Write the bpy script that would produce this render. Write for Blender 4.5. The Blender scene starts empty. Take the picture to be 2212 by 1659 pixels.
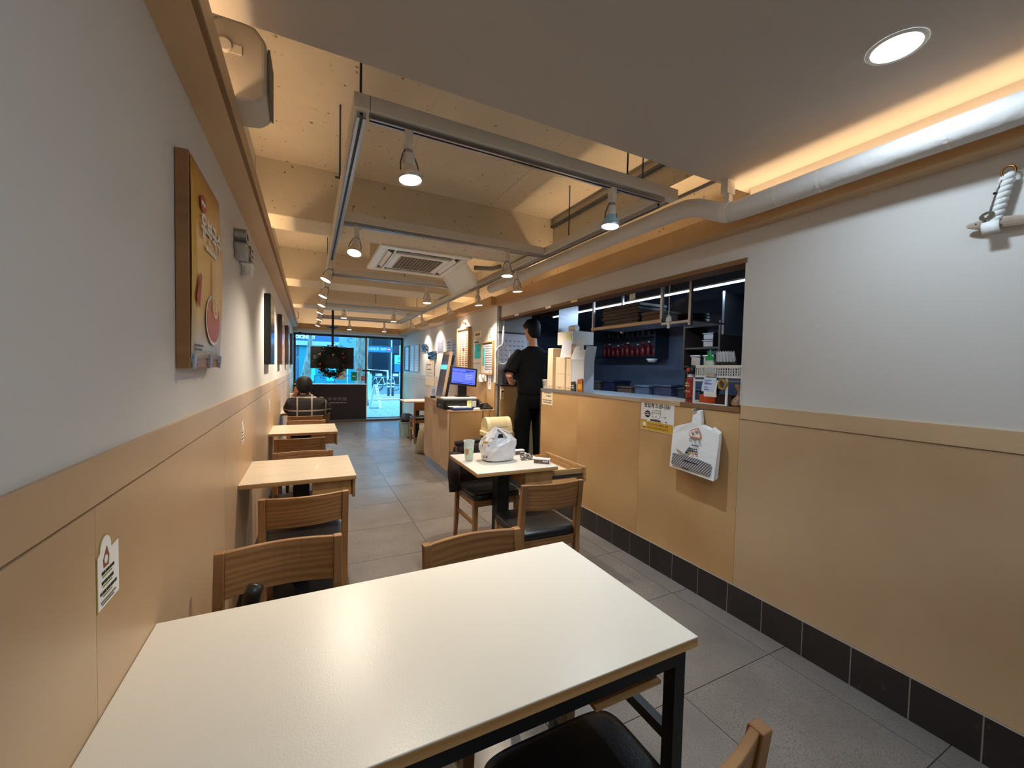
import bpy, bmesh, math, random
from mathutils import Vector, Matrix, Euler
random.seed(7)
PI = math.pi
SC = bpy.context.scene
COL = SC.collection

# ------------------------------------------------------------------ camera
cam_d = bpy.data.cameras.new('camera')
cam_d.sensor_fit = 'HORIZONTAL'; cam_d.sensor_width = 36.0
cam_d.lens = 876.26 / 2212 * 36.0
cam_d.clip_start = 0.02; cam_d.clip_end = 200
cam = bpy.data.objects.new('camera', cam_d); COL.objects.link(cam)
_yaw, _pit, _rol = math.radians(26.54644), math.radians(2.09315), math.radians(1.28903)
_f = Vector((math.sin(_yaw)*math.cos(_pit), math.cos(_yaw)*math.cos(_pit), -math.sin(_pit)))
_r = Vector((math.cos(_yaw), -math.sin(_yaw), 0)); _u = _r.cross(_f)
_r2 = _r*math.cos(_rol) + _u*math.sin(_rol); _u2 = -_r*math.sin(_rol) + _u*math.cos(_rol)
cam.matrix_world = Matrix(((_r2.x, _u2.x, -_f.x, 0), (_r2.y, _u2.y, -_f.y, 0), (_r2.z, _u2.z, -_f.z, 1.37), (0, 0, 0, 1)))
SC.camera = cam

# ------------------------------------------------------------------ world, exposure
W = bpy.data.worlds.new('sky'); SC.world = W; W.use_nodes = True
_bg = W.node_tree.nodes['Background']
_bg.inputs[0].default_value = (0.20, 0.64, 1.0, 1); _bg.inputs[1].default_value = 5.2
SC.view_settings.view_transform = 'Standard'; SC.view_settings.look = 'None'
SC.view_settings.gamma = 1.0; SC.view_settings.use_curve_mapping = False
SC.view_settings.exposure = 0.40
WARMW = (1.0, 0.87, 0.70); COOL = (0.68, 0.85, 1.0); LED = (1.0, 0.76, 0.47)
SPOT_W = 56.0; COVE_W = 4.6; DOWN_W = 8.0; KITCHEN_W = 18.0

def light(kind, name, loc, power, color, parent=None, rot=(0, 0, 0), size=None, size_y=None, angle=None, blend=0.6, radius=None):
    d = bpy.data.lights.new(name, kind); d.energy = power; d.color = color
    if kind == 'AREA':
        d.shape = 'RECTANGLE' if size_y else 'DISK'; d.size = size
        if size_y: d.size_y = size_y
    if kind == 'SPOT': d.spot_size = angle; d.spot_blend = blend
    if radius is not None: d.shadow_soft_size = radius
    o = bpy.data.objects.new(name, d); COL.objects.link(o)
    o.location = loc; o.rotation_euler = rot
    if parent: o.parent = parent
    return o

# ------------------------------------------------------------------ materials
def lin(c):
    def g(v):
        v /= 255.0
        return v/12.92 if v <= 0.04045 else ((v+0.055)/1.055)**2.4
    return (g(c[0]), g(c[1]), g(c[2]), 1)
MATS = {}
def mat(name, rgb=None, rough=0.5, metal=0.0, emit=None, estr=0.0, spec=0.5, alpha=1.0, trans=0.0, noise=None, bump=None, coat=0.0, ior=None):
    """plain principled; noise=(scale, amount, stretch) tints it, bump=(scale, strength)"""
    if name in MATS: return MATS[name]
    m = bpy.data.materials.new(name); m.use_nodes = True; MATS[name] = m
    nt = m.node_tree; b = nt.nodes['Principled BSDF']
    c = lin(rgb)
    b.inputs['Base Color'].default_value = c; b.inputs['Roughness'].default_value = rough
    b.inputs['Metallic'].default_value = metal; b.inputs['Specular IOR Level'].default_value = spec
    b.inputs['Alpha'].default_value = alpha; b.inputs['Transmission Weight'].default_value = trans
    b.inputs['Coat Weight'].default_value = coat
    if ior: b.inputs['IOR'].default_value = ior
    if emit:
        b.inputs['Emission Color'].default_value = lin(emit); b.inputs['Emission Strength'].default_value = estr
    if noise or bump:
        tc = nt.nodes.new('ShaderNodeTexCoord'); mp = nt.nodes.new('ShaderNodeMapping')
        nt.links.new(tc.outputs['Object'], mp.inputs[0])
        if noise and len(noise) > 2: mp.inputs['Scale'].default_value = noise[2]
        if noise:
            n = nt.nodes.new('ShaderNodeTexNoise'); n.inputs['Scale'].default_value = noise[0]; n.inputs['Detail'].default_value = 5
            nt.links.new(mp.outputs[0], n.inputs['Vector'])
            r = nt.nodes.new('ShaderNodeValToRGB'); a = noise[1]
            r.color_ramp.elements[0].position = 0.3; r.color_ramp.elements[1].position = 0.7
            r.color_ramp.elements[0].color = (c[0]*(1-a), c[1]*(1-a), c[2]*(1-a), 1)
            r.color_ramp.elements[1].color = (min(1, c[0]*(1+a)), min(1, c[1]*(1+a)), min(1, c[2]*(1+a)), 1)
            nt.links.new(n.outputs['Fac'], r.inputs[0]); nt.links.new(r.outputs[0], b.inputs['Base Color'])
        if bump:
            n2 = nt.nodes.new('ShaderNodeTexNoise'); n2.inputs['Scale'].default_value = bump[0]; n2.inputs['Detail'].default_value = 6
            nt.links.new(tc.outputs['Object'], n2.inputs['Vector'])
            bp = nt.nodes.new('ShaderNodeBump'); bp.inputs['Strength'].default_value = bump[1]; bp.inputs['Distance'].default_value = 0.01
            nt.links.new(n2.outputs['Fac'], bp.inputs['Height']); nt.links.new(bp.outputs[0], b.inputs['Normal'])
    return m

def wood(name, light_c, dark_c, scale=(1.2, 14, 14), rings=6.0, rough=0.45, dist=4.0, wmix=0.5, coord='Object', rand=0.0, coat=0.0):
    """grain: stretched noise mixed with warped bands"""
    m = bpy.data.materials.new(name); m.use_nodes = True; MATS[name] = m
    nt = m.node_tree; b = nt.nodes['Principled BSDF']; L = nt.links.new
    tc = nt.nodes.new('ShaderNodeTexCoord'); mp = nt.nodes.new('ShaderNodeMapping'); mp.inputs['Scale'].default_value = scale
    oi = nt.nodes.new('ShaderNodeObjectInfo'); mu = nt.nodes.new('ShaderNodeMath'); mu.operation = 'MULTIPLY'; mu.inputs[1].default_value = 13.0
    L(oi.outputs['Random'], mu.inputs[0]); L(tc.outputs[coord], mp.inputs[0]); L(mu.outputs[0], mp.inputs['Location'])
    n = nt.nodes.new('ShaderNodeTexNoise'); n.inputs['Scale'].default_value = 2.2; n.inputs['Detail'].default_value = 7; n.inputs['Roughness'].default_value = 0.62
    L(mp.outputs[0], n.inputs['Vector'])
    w = nt.nodes.new('ShaderNodeTexWave'); w.wave_type = 'BANDS'; w.bands_direction = 'Z'
    w.inputs['Scale'].default_value = rings*0.12; w.inputs['Distortion'].default_value = dist; w.inputs['Detail'].default_value = 2.5; w.inputs['Detail Scale'].default_value = 0.8
    L(mp.outputs[0], w.inputs['Vector'])
    mx = nt.nodes.new('ShaderNodeMix'); mx.data_type = 'FLOAT'; mx.inputs[0].default_value = wmix
    L(n.outputs['Fac'], mx.inputs[2]); L(w.outputs['Fac'], mx.inputs[3])
    r = nt.nodes.new('ShaderNodeValToRGB'); r.color_ramp.elements[0].position = 0.25; r.color_ramp.elements[1].position = 0.72
    r.color_ramp.elements[0].color = lin(dark_c); r.color_ramp.elements[1].color = lin(light_c)
    L(mx.outputs[0], r.inputs[0])
    out = r.outputs[0]
    if rand:
        hs = nt.nodes.new('ShaderNodeHueSaturation'); mr = nt.nodes.new('ShaderNodeMapRange')
        mr.inputs['To Min'].default_value = 1-rand; mr.inputs['To Max'].default_value = 1+rand
        L(oi.outputs['Random'], mr.inputs[0]); L(mr.outputs[0], hs.inputs['Value']); L(out, hs.inputs['Color']); out = hs.outputs[0]
    L(out, b.inputs['Base Color']); b.inputs['Roughness'].default_value = rough; b.inputs['Coat Weight'].default_value = coat
    bp = nt.nodes.new('ShaderNodeBump'); bp.inputs['Strength'].default_value = 0.06; bp.inputs['Distance'].default_value = 0.002
    L(n.outputs['Fac'], bp.inputs['Height']); L(bp.outputs[0], b.inputs['Normal'])
    return m

def speckle(name, base, spot, dens=60.0, size=0.12, rough=0.5, base_noise=0.12, rand=0.0, bump=0.0):
    """large soft clouding plus small darker pits"""
    m = bpy.data.materials.new(name); m.use_nodes = True; MATS[name] = m
    nt = m.node_tree; b = nt.nodes['Principled BSDF']; L = nt.links.new
    tc = nt.nodes.new('ShaderNodeTexCoord')
    oi = nt.nodes.new('ShaderNodeObjectInfo'); mp = nt.nodes.new('ShaderNodeMapping'); mu = nt.nodes.new('ShaderNodeMath'); mu.operation = 'MULTIPLY'; mu.inputs[1].default_value = 31.0
    L(oi.outputs['Random'], mu.inputs[0]); L(tc.outputs['Object'], mp.inputs[0]); L(mu.outputs[0], mp.inputs['Location'])
    n = nt.nodes.new('ShaderNodeTexNoise'); n.inputs['Scale'].default_value = 3.0; n.inputs['Detail'].default_value = 8
    L(mp.outputs[0], n.inputs['Vector'])
    r = nt.nodes.new('ShaderNodeValToRGB'); c = lin(base); a = base_noise
    r.color_ramp.elements[0].position = 0.3; r.color_ramp.elements[1].position = 0.7
    r.color_ramp.elements[0].color = (c[0]*(1-a), c[1]*(1-a), c[2]*(1-a), 1); r.color_ramp.elements[1].color = (c[0]*(1+a), c[1]*(1+a), c[2]*(1+a), 1)
    L(n.outputs['Fac'], r.inputs[0])
    v = nt.nodes.new('ShaderNodeTexNoise'); v.inputs['Scale'].default_value = dens; v.inputs['Detail'].default_value = 3
    L(mp.outputs[0], v.inputs['Vector'])
    r2 = nt.nodes.new('ShaderNodeValToRGB'); r2.color_ramp.elements[0].position = 0.5+size; r2.color_ramp.elements[1].position = min(1, 0.56+size)
    L(v.outputs['Fac'], r2.inputs[0])
    mx = nt.nodes.new('ShaderNodeMix'); mx.data_type = 'RGBA'
    L(r2.outputs[0], mx.inputs[0]); L(r.outputs[0], mx.inputs[6]); mx.inputs[7].default_value = lin(spot)
    out = mx.outputs[2]
    if rand:
        hs = nt.nodes.new('ShaderNodeHueSaturation'); mr = nt.nodes.new('ShaderNodeMapRange')
        mr.inputs['To Min'].default_value = 1-rand; mr.inputs['To Max'].default_value = 1+rand
        L(oi.outputs['Random'], mr.inputs[0]); L(mr.outputs[0], hs.inputs['Value']); L(out, hs.inputs['Color']); out = hs.outputs[0]
    L(out, b.inputs['Base Color']); b.inputs['Roughness'].default_value = rough
    if bump:
        bp = nt.nodes.new('ShaderNodeBump'); bp.inputs['Strength'].default_value = bump; bp.inputs['Distance'].default_value = 0.004
        L(v.outputs['Fac'], bp.inputs['Height']); L(bp.outputs[0], b.inputs['Normal'])
    return m

paint = mat('wall_paint', (206, 202, 197), 0.75, bump=(180, 0.05))
paint_c = mat('ceiling_paint', (176, 170, 164), 0.8, bump=(220, 0.04))
slab_m = speckle('painted_concrete', (204, 194, 176), (112, 96, 76), 26.0, 0.165, 0.7, 0.05, bump=0.25)
ply = wood('birch_plywood', (202, 172, 136), (186, 154, 118), (5, 1.0, 1.0), 4.0, 0.42, 9.0, 0.35, rand=0.035)
ply_v = wood('birch_plywood_upright', (204, 174, 138), (188, 156, 118), (4, 3.0, 0.9), 4.0, 0.42, 9.0, 0.35, rand=0.03)
ply_warm = wood('honey_plywood', (200, 162, 112), (184, 144, 96), (4, 1.2, 1.2), 4.0, 0.42, 8.0, 0.35, rand=0.03)
ply_edge = wood('plywood_edge', (150, 112, 74), (98, 68, 40), (1, 1, 60), 8.0, 0.6, 1.0, 0.5)
oak = wood('oak_grain', (164, 120, 74), (124, 84, 48), (1.3, 5, 9), 12.0, 0.38, 9.0, 0.28, rand=0.06)
oak_v = wood('oak_upright', (160, 116, 72), (128, 88, 50), (13, 9, 1.1), 5.0, 0.4, 3.0, 0.3, rand=0.05)
oak_edge = wood('oak_edge_band', (186, 146, 96), (160, 118, 72), (2, 14, 14), 6.0, 0.45, 3.0, 0.4)
drawer_wood = wood('ribbed_oak', (180, 140, 88), (146, 106, 60), (22, 22, 1.0), 6.0, 0.45, 2.0, 0.4)
birch_top = mat('birch_laminate', (224, 206, 180), 0.24, noise=(3.0, 0.05, (1, 6, 1)), coat=0.1)
white_top = mat('cream_laminate', (226, 220, 208), 0.3, bump=(260, 0.05))
floor_m = speckle('stone_tile', (118, 112, 108), (98, 93, 90), 260.0, 0.05, 0.23, 0.16, rand=0.05, bump=0.02)
grout = mat('grout', (70, 66, 62), 0.9)
base_m = speckle('dark_stone_tile', (44, 38, 36), (66, 58, 54), 40.0, 0.16, 0.4, 0.25, rand=0.08)
grout_l = mat('light_grout', (150, 140, 130), 0.9)
black_m = mat('black_metal', (16, 16, 18), 0.45)
black_l = mat('black_leather', (18, 16, 16), 0.32, bump=(160, 0.12))
black_p = mat('black_plastic', (20, 20, 22), 0.4)
white_m = mat('white_enamel', (214, 208, 198), 0.45)
white_p = mat('white_plastic', (232, 232, 230), 0.4)
cream_p = mat('cream_plastic', (222, 204, 160), 0.42)
steel = mat('brushed_steel', (176, 180, 186), 0.32, 1.0, noise=(8.0, 0.12, (1, 1, 12)))
steel_d = mat('dark_steel', (92, 98, 110), 0.38, 1.0, noise=(6.0, 0.2))
alu = mat('aluminium', (190, 194, 200), 0.3, 1.0)
paper = mat('paper', (236, 234, 230), 0.8)
kraft = mat('kraft_card', (214, 186, 148), 0.8)
ink = mat('ink', (30, 28, 30), 0.7)
ink_g = mat('grey_ink', (110, 106, 104), 0.8)
glass = mat('clear_glass', (255, 255, 255), 0.0, trans=1.0, ior=1.02, spec=0.3)
skin_m = mat('skin', (206, 150, 120), 0.5)
hair_m = mat('black_hair', (12, 10, 10), 0.6, spec=0.25, bump=(90, 0.4))
red_m = mat('red_print', (178, 52, 36), 0.5)
orange_m = mat('orange_card', (224, 88, 30), 0.6)
yellow_m = mat('yellow_print', (214, 164, 52), 0.6)
blue_m = mat('blue_print', (40, 80, 190), 0.5)
green_m = mat('green_plastic', (40, 160, 80), 0.4)
brown_m = mat('brown_print', (104, 80, 70), 0.6)
dark_brown = mat('dark_brown_frame', (58, 44, 36), 0.5)

# ------------------------------------------------------------------ mesh helpers
class B:
    def __init__(s): s.bm = bmesh.new()
    def _face(s, vs):
        try: return s.bm.faces.new(vs)
        except ValueError: return None
    def box(s, x0, x1, y0, y1, z0, z1, mx=None):
        c = [(x0,y0,z0),(x1,y0,z0),(x1,y1,z0),(x0,y1,z0),(x0,y0,z1),(x1,y0,z1),(x1,y1,z1),(x0,y1,z1)]
        v = [s.bm.verts.new((mx @ Vector(p)) if mx else p) for p in c]
        for f in ((3,2,1,0),(4,5,6,7),(0,1,5,4),(1,2,6,5),(2,3,7,6),(3,0,4,7)): s._face([v[i] for i in f])
        return s
    def loft(s, rings, cap=True, closed=False):
        R = [[s.bm.verts.new(p) for p in r] for r in rings]
        n = len(R[0]); m = len(R)
        for i in range(m if closed else m-1):
            a, b = R[i], R[(i+1) % m]
            for j in range(n): s._face([a[j], a[(j+1) % n], b[(j+1) % n], b[j]])
        if cap and not closed:
            s._face(list(reversed(R[0]))); s._face(R[-1])
        return s
    def lathe(s, prof, n=24, c=(0,0,0), cap=True, sx=1.0, sy=1.0):
        rings = [[(c[0]+r*sx*math.cos(2*PI*k/n), c[1]+r*sy*math.sin(2*PI*k/n), c[2]+z) for k in range(n)] for r, z in prof]
        return s.loft(rings, cap)
    def limb(s, pts, n=12, cap=True, closed=False):
        """pts: [(pos, r)] or [(pos, ra, rb)]; rings square to the path"""
        P = [Vector(p[0]) for p in pts]; rings = []; prev = None; m = len(P)
        for i, p in enumerate(P):
            if closed: d = P[(i+1) % m] - P[i-1]
            else: d = (P[min(i+1, m-1)] - P[max(i-1, 0)])
            d.normalize()
            if prev is None:
                a = d.orthogonal().normalized() if abs(d.z) > 0.9 or True else None
                ref = Vector((0,0,1)) if abs(d.z) < 0.9 else Vector((0,1,0))
                a = ref.cross(d).normalized()
            else:
                a = (prev - d*prev.dot(d)).normalized()
            prev = a; b = d.cross(a)
            ra = pts[i][1]; rb = pts[i][2] if len(pts[i]) > 2 else ra
            rings.append([p + a*ra*math.cos(2*PI*k/n) + b*rb*math.sin(2*PI*k/n) for k in range(n)])
        return s.loft(rings, cap, closed)
    def tube(s, pts, r, n=8, closed=False): return s.limb([(p, r) for p in pts], n, True, closed)
    def cyl(s, p0, p1, r0, r1=None, n=16): return s.limb([(p0, r0), (p1, r0 if r1 is None else r1)], n)
    def prism(s, poly, z0, z1, f=None):
        """polygon (x,y) extruded z0..z1; f maps a point"""
        f = f or (lambda p: p)
        a = [s.bm.verts.new(f((x, y, z0))) for x, y in poly]; b = [s.bm.verts.new(f((x, y, z1))) for x, y in poly]
        n = len(a)
        s._face(list(reversed(a))); s._face(b)
        for j in range(n): s._face([a[j], a[(j+1) % n], b[(j+1) % n], b[j]])
        return s
    def sheet(s, fn, nu, nv, th=0.0):
        """grid surface fn(u,v) -> point; th gives it thickness along a vertex normal via solidify later"""
        V = [[s.bm.verts.new(fn(i/nu, j/nv)) for j in range(nv+1)] for i in range(nu+1)]
        for i in range(nu):
            for j in range(nv): s._face([V[i][j], V[i+1][j], V[i+1][j+1], V[i][j+1]])
        return s
    def mesh(s, name, m, smooth=False):
        bmesh.ops.recalc_face_normals(s.bm, faces=s.bm.faces[:])
        me = bpy.data.meshes.new(name); s.bm.to_mesh(me); s.bm.free()
        if m: me.materials.append(m)
        if smooth:
            for p in me.polygons: p.use_smooth = True
        return me
    def obj(s, name, m, parent=None, smooth=False, bevel=0.0, seg=2, solid=0.0, sub=0, loc=None, rot=None):
        o = bpy.data.objects.new(name, s.mesh(name, m, smooth)); COL.objects.link(o)
        if parent: o.parent = parent
        if loc: o.location = loc
        if rot: o.rotation_euler = rot
        if solid:
            k = o.modifiers.new('solid', 'SOLIDIFY'); k.thickness = solid; k.offset = 0
        if bevel:
            k = o.modifiers.new('bevel', 'BEVEL'); k.width = bevel; k.segments = seg; k.limit_method = 'ANGLE'; k.angle_limit = 0.6
            k.harden_normals = False
        if sub:
            k = o.modifiers.new('sub', 'SUBSURF'); k.levels = sub; k.render_levels = sub
        return o

def box(name, x0, x1, y0, y1, z0, z1, m, parent=None, bevel=0.0): return B().box(x0,x1,y0,y1,z0,z1).obj(name, m, parent, bevel=bevel)
def tag(o, label, cat, group=None):
    o['label'] = label; o['category'] = cat
    if group: o['group'] = group
    return o
def struct(o, label=None):
    o['kind'] = 'structure'
    if label: o['label'] = label
    return o
def stuff(o, label, cat):
    o['kind'] = 'stuff'; o['label'] = label; o['category'] = cat; return o
def thing(name, label, cat, loc=(0,0,0), rot=(0,0,0), group=None):
    o = bpy.data.objects.new(name, None); COL.objects.link(o); o.empty_display_size = 0.05
    o.location = loc; o.rotation_euler = rot
    return tag(o, label, cat, group)
def copy_tree(o, parent=None):
    c = o.copy(); COL.objects.link(c)
    if parent:
        c.parent = parent
    for ch in list(o.children): copy_tree(ch, c)
    return c
R_L = (PI/2, 0, PI/2); R_R = (PI/2, 0, -PI/2); R_F = (PI/2, 0, 0)
_fonts = {}
def text(s, size, m, parent, loc, rot=(0,0,0), ext=0.0004, name='lettering', align='CENTER', sx=1.0, shear=0.0, bold=0.0):
    cu = bpy.data.curves.new('t', 'FONT'); cu.body = s; cu.size = size; cu.extrude = ext; cu.align_x = align; cu.align_y = 'CENTER'
    cu.resolution_u = 2; cu.shear = shear; cu.offset = bold
    t = bpy.data.objects.new('t', cu); COL.objects.link(t)
    dg = bpy.context.evaluated_depsgraph_get()
    me = bpy.data.meshes.new_from_object(t.evaluated_get(dg)); me.name = name
    bpy.data.objects.remove(t); bpy.data.curves.remove(cu)
    me.materials.clear(); me.materials.append(m)
    o = bpy.data.objects.new(name, me); COL.objects.link(o); o.location = loc; o.rotation_euler = rot; o.scale = (sx, 1, 1)
    if parent: o.parent = parent
    return o
def bars(rows, m, parent, name='print', z=0.0006):
    """rows of fine print too small to read: [(x0, x1, y, h)] split into word-long dashes"""
    b = B(); rnd = random.Random(len(rows)*7+3)
    for x0, x1, y, h in rows:
        x = x0
        while x < x1:
            w = min((0.6+rnd.random()*1.6)*h*1.3, x1-x)
            b.box(x, x+w, y-h/2, y+h/2, 0, z); x += w + h*0.45
    return b.obj(name, m, parent)
def sculpt(name, bm_b, m, parent, voxel=0.012, it=6, sub=False):
    me = bm_b.mesh(name, None); t = bpy.data.objects.new('t', me); COL.objects.link(t)
    k = t.modifiers.new('r', 'REMESH'); k.mode = 'VOXEL'; k.voxel_size = voxel
    k = t.modifiers.new('s', 'SMOOTH'); k.iterations = it; k.factor = 0.5
    dg = bpy.context.evaluated_depsgraph_get()
    me2 = bpy.data.meshes.new_from_object(t.evaluated_get(dg)); me2.name = name
    bpy.data.objects.remove(t)
    me2.materials.clear(); me2.materials.append(m)
    for p in me2.polygons: p.use_smooth = True
    o = bpy.data.objects.new(name, me2); COL.objects.link(o)
    if parent: o.parent = parent
    return o

# ================================================================== THE ROOM
XL, XR = -0.339, 2.168
YB, YF = -1.7, 10.8
# floor: grout bed with stone tiles as pieces
fl = struct(box('floor', XL-0.1, XR+0.1, YB, YF+0.1, -0.08, -0.004, grout))
xs = [XL, 0.226, 0.826, 1.426, 2.026, XR+0.03]
_tile = {}
for j in range(-4, 18):
    y0 = 0.567 + 0.595*j
    if y0 > YF: break
    for i in range(5):
        w = xs[i+1]-xs[i]; h = min(0.595, YF-y0)
        key = (round(w, 3), round(h, 3))
        if key not in _tile:
            _tile[key] = B().box(-w/2+0.0018, w/2-0.0018, -h/2+0.0018, h/2-0.0018, -0.012, 0).mesh('tile', floor_m)
        t = bpy.data.objects.new('tile', _tile[key]); COL.objects.link(t); t.parent = fl
        t.location = ((xs[i]+xs[i+1])/2, y0+h/2, random.uniform(-0.0006, 0.0))

# left wall: white above, plywood wainscot panels and rail as pieces
wl = struct(box('wall_left', XL-0.12, XL-0.009, YB, YF+0.1, 0, 2.95, paint))
y = 0.961 - 1.22*3
while y < YF:
    a, b = max(y, YB), min(y+1.22, YF)
    box('panel', XL-0.012, XL, a+0.0008, b-0.0008, 0.0, 1.1075, ply, wl)
    y += 1.22
y = 0.2 - 2.44
while y < YF:
    a, b = max(y, YB), min(y+2.44, YF)
    box('rail_board', XL-0.012, XL, a+0.0006, b-0.0006, 1.1115, 1.1965, ply, wl, bevel=0.001)
    y += 2.44
# left cove
cl = struct(box('trim_1', XL-0.01, -0.25, YB, 10.5, 2.209, 2.225, ply), 'plywood underside board of the light cove on the left wall')
box('edge_strip', -0.25, -0.2375, YB, 10.5, 2.209, 2.224, ply_edge, cl)
box('fascia_board', -0.25, -0.237, YB, 10.5, 2.2245, 2.304, ply, cl)

# right wall: near part, kitchen counter half wall, header, pillar, far part
wr = struct(B().box(XR+0.008, XR+0.12, YB, 1.461, 0, 2.95).box(XR+0.008, XR+0.12, 1.461, 4.70, 1.995, 2.30).obj('wall_right', paint))
box('panel', XR, XR+0.012, YB, 0.30, 0.1725, 1.1165, ply, wr)
box('panel', XR, XR+0.012, 0.3016, 1.461, 0.1725, 1.1165, ply, wr)
box('rail_board', XR-0.004, XR+0.012, YB, 1.458, 1.1195, 1.197, ply, wr, bevel=0.0015)
box('header_trim', XR-0.002, XR+0.125, 1.4612, 4.70, 1.990, 2.018, ply_edge, wr)
box('jamb_board', XR+0.003, XR+0.12, 1.4612, 1.468, 1.197, 1.990, paint, wr)
# half wall under the kitchen opening
hw = struct(box('wall_counter', XR+0.012, XR+0.12, 1.4612, 3.655, 0, 1.15, paint), 'plywood clad half wall under the kitchen opening')
for a, b, m in ((1.4625, 2.23, ply_warm), (2.2316, 3.0, ply_warm), (3.0016, 3.648, ply_warm)):
    box('panel', XR, XR+0.012, a, b, 0.1725, 1.150, m, hw)
box('end_trim', XR-0.003, XR+0.125, 3.649, 3.665, 0, 1.18, steel_d, hw)
box('sill_board', XR-0.006, XR+0.30, 1.4626, 1.87, 1.152, 1.182, ply_edge, hw, bevel=0.002)
box('sill_board', XR-0.006, XR+0.30, 1.872, 2.215, 1.152, 1.182, ply, hw, bevel=0.002)
box('steel_top', XR-0.006, XR+0.42, 2.217, 3.648, 1.150, 1.180, steel, hw, bevel=0.002)
# right baseboard tiles
bb = struct(box('baseboard_right', XR-0.0105, XR, YB, 3.655, 0, 0.1715, grout_l))
_bt = B().box(-0.0085, 0, -0.0965, 0.0965, -0.0853, 0.0853).mesh('tile', base_m)
for k in range(-10, 18):
    yy = 0.491 + 0.1985*k + 0.1
    if yy > 3.56: break
    t = bpy.data.objects.new('tile', _bt); COL.objects.link(t); t.parent = bb; t.location = (XR-0.004, yy+0.0, 0.0856)
bl = struct(box('baseboard_left', XL, XL+0.006, YB, YF, 0, 0.10, base_m))
# right cove near part (over the kitchen opening) and far part over the pillar
cr = struct(box('trim_2', 2.093, XR+0.01, YB, 4.70, 2.166, 2.18, ply), 'plywood underside board of the light cove on the right wall')
box('fascia_board', 2.080, 2.093, YB, 1.9, 2.166, 2.275, ply_warm, cr)
box('fascia_board', 2.080, 2.093, 1.901, 4.70, 2.166, 2.275, ply_warm, cr)
cr2 = struct(box('trim_3', 2.043, 2.21, 4.701, 10.5, 2.166, 2.18, ply), 'plywood underside board of the cove beyond the kitchen')
box('fascia_board', 2.030, 2.043, 4.701, 10.5, 2.166, 2.275, ply_warm, cr2)
box('end_board', 2.0305, 2.0925, 4.700, 4.7008, 2.166, 2.275, ply_warm, cr2)
# recess above the right cove
struct(box('wall_recess', 2.30, 2.40, YB, YF+0.1, 2.18, 2.95, slab_m), 'painted wall set back above the cove')
struct(box('wall_shelf', 2.10, 2.30, YB, 4.70, 2.20, 2.21, paint), 'top of the cove box')
# pillar after the kitchen passage, and the wall beyond
pil = struct(B().box(2.12, 2.40, 4.71, 6.25, 0, 2.166).obj('wall_pillar', paint), 'white wall pillar carrying the menu board')
box('panel', 2.108, 2.12, 4.712, 6.25, 0.1, 1.195, ply_warm, pil)
wr2 = struct(B().box(2.208, 2.32, 6.251, YF+0.1, 0, 2.166).obj('wall_right_far', paint), 'right wall near the shop front')
box('panel', 2.196, 2.208, 6.252, 8.4, 0.1, 1.11, ply, wr2); box('panel', 2.196, 2.208, 8.402, YF, 0.1, 1.11, ply, wr2)
box('rail_board', 2.194, 2.208, 6.252, YF, 1.114, 1.197, ply, wr2)
# back wall
wb = struct(box('wall_back', XL-0.12, XR+0.15, YB-0.1, YB, 0, 2.95, paint))
box('panel', XL, XR, YB, YB+0.012, 0, 1.19, ply, wb)
# ceilings
ce = struct(box('ceiling', XL-0.01, XR+0.14, YB, 1.51, 2.40, 2.46, paint_c), 'smooth dropped ceiling over the near tables')
sl = struct(box('ceiling_slab', XL-0.12, 2.40, 1.40, YF+0.1, 2.84, 2.95, slab_m), 'exposed painted concrete ceiling')
box('ceiling_back', XL-0.12, 2.40, YB, 1.40, 2.84, 2.95, slab_m, sl)
for k, (a, b) in enumerate(((3.44, 3.79), (5.89, 6.43), (8.29, 8.78))):
    bo = box('concrete_beam', XL-0.01, 2.30, a, b, 2.45, 2.845, slab_m, sl, bevel=0.006)
dk = box('boxed_duct', 2.13, 2.30, 1.52, 3.44, 2.60, 2.84, slab_m, sl); box('duct_lip', 2.10, 2.13, 1.52, 3.44, 2.755, 2.775, steel_d, sl)
for (x, yy, l, ax) in ((0.62, 1.53, 1.9, 'y'), (1.45, 1.53, 1.9, 'y'), (1.0, 3.8, 2.0, 'y')):
    box('board_seam', x, x+0.008, yy, yy+l, 2.8375, 2.8405, slab_m, sl)

# ------------------------------------------------------------------ shop front
wf = struct(B().box(XL-0.12, 2.40, YF, YF+0.15, 2.12, 2.95).box(XL-0.12, XL, YF, YF+0.15, 0, 2.12).box(2.19, 2.40, YF, YF+0.15, 0, 2.12).obj('wall_front', paint))
cf = struct(box('trim_4', XL, 2.2, 10.5, 10.8, 2.185, 2.205, paint), 'white underside of the cove above the shop window')
box('fascia_board', XL, 2.2, 10.488, 10.5, 2.19, 2.315, ply_warm, cf)
box('white_band', XL, 2.2, 10.488, 10.499, 2.145, 2.19, paint, cf)
box('head_board', XL, 2.2, 10.5, 10.8, 2.13, 2.184, paint, cf)
wn = struct(B().box(XL, 1.284, 10.83, 10.88, 2.07, 2.13).box(XL, XL+0.045, 10.83, 10.88, 0, 2.07).box(1.255, 1.284, 10.83, 10.88, 0, 2.07).box(XL+0.045, 1.255, 10.83, 10.88, 0, 0.07).obj('window_1', dark_brown), 'brown framed fixed shop window')
box('pane', XL+0.045, 1.255, 10.852, 10.858, 0.07, 2.07, glass, wn)
dr = struct(B().box(1.285, 2.19, 10.83, 10.88, 2.07, 2.13).box(2.135, 2.19, 10.83, 10.88, 0, 2.07).box(1.285, 2.135, 10.83, 10.88, 0, 0.06).obj('door_1', dark_brown), 'glass shop door in a brown frame')
box('pane', 1.285, 2.135, 10.852, 10.858, 0.06, 2.07, glass, dr)
box('door_edge', 1.287, 1.30, 10.84, 10.87, 0.06, 2.07, alu, dr)
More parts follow.
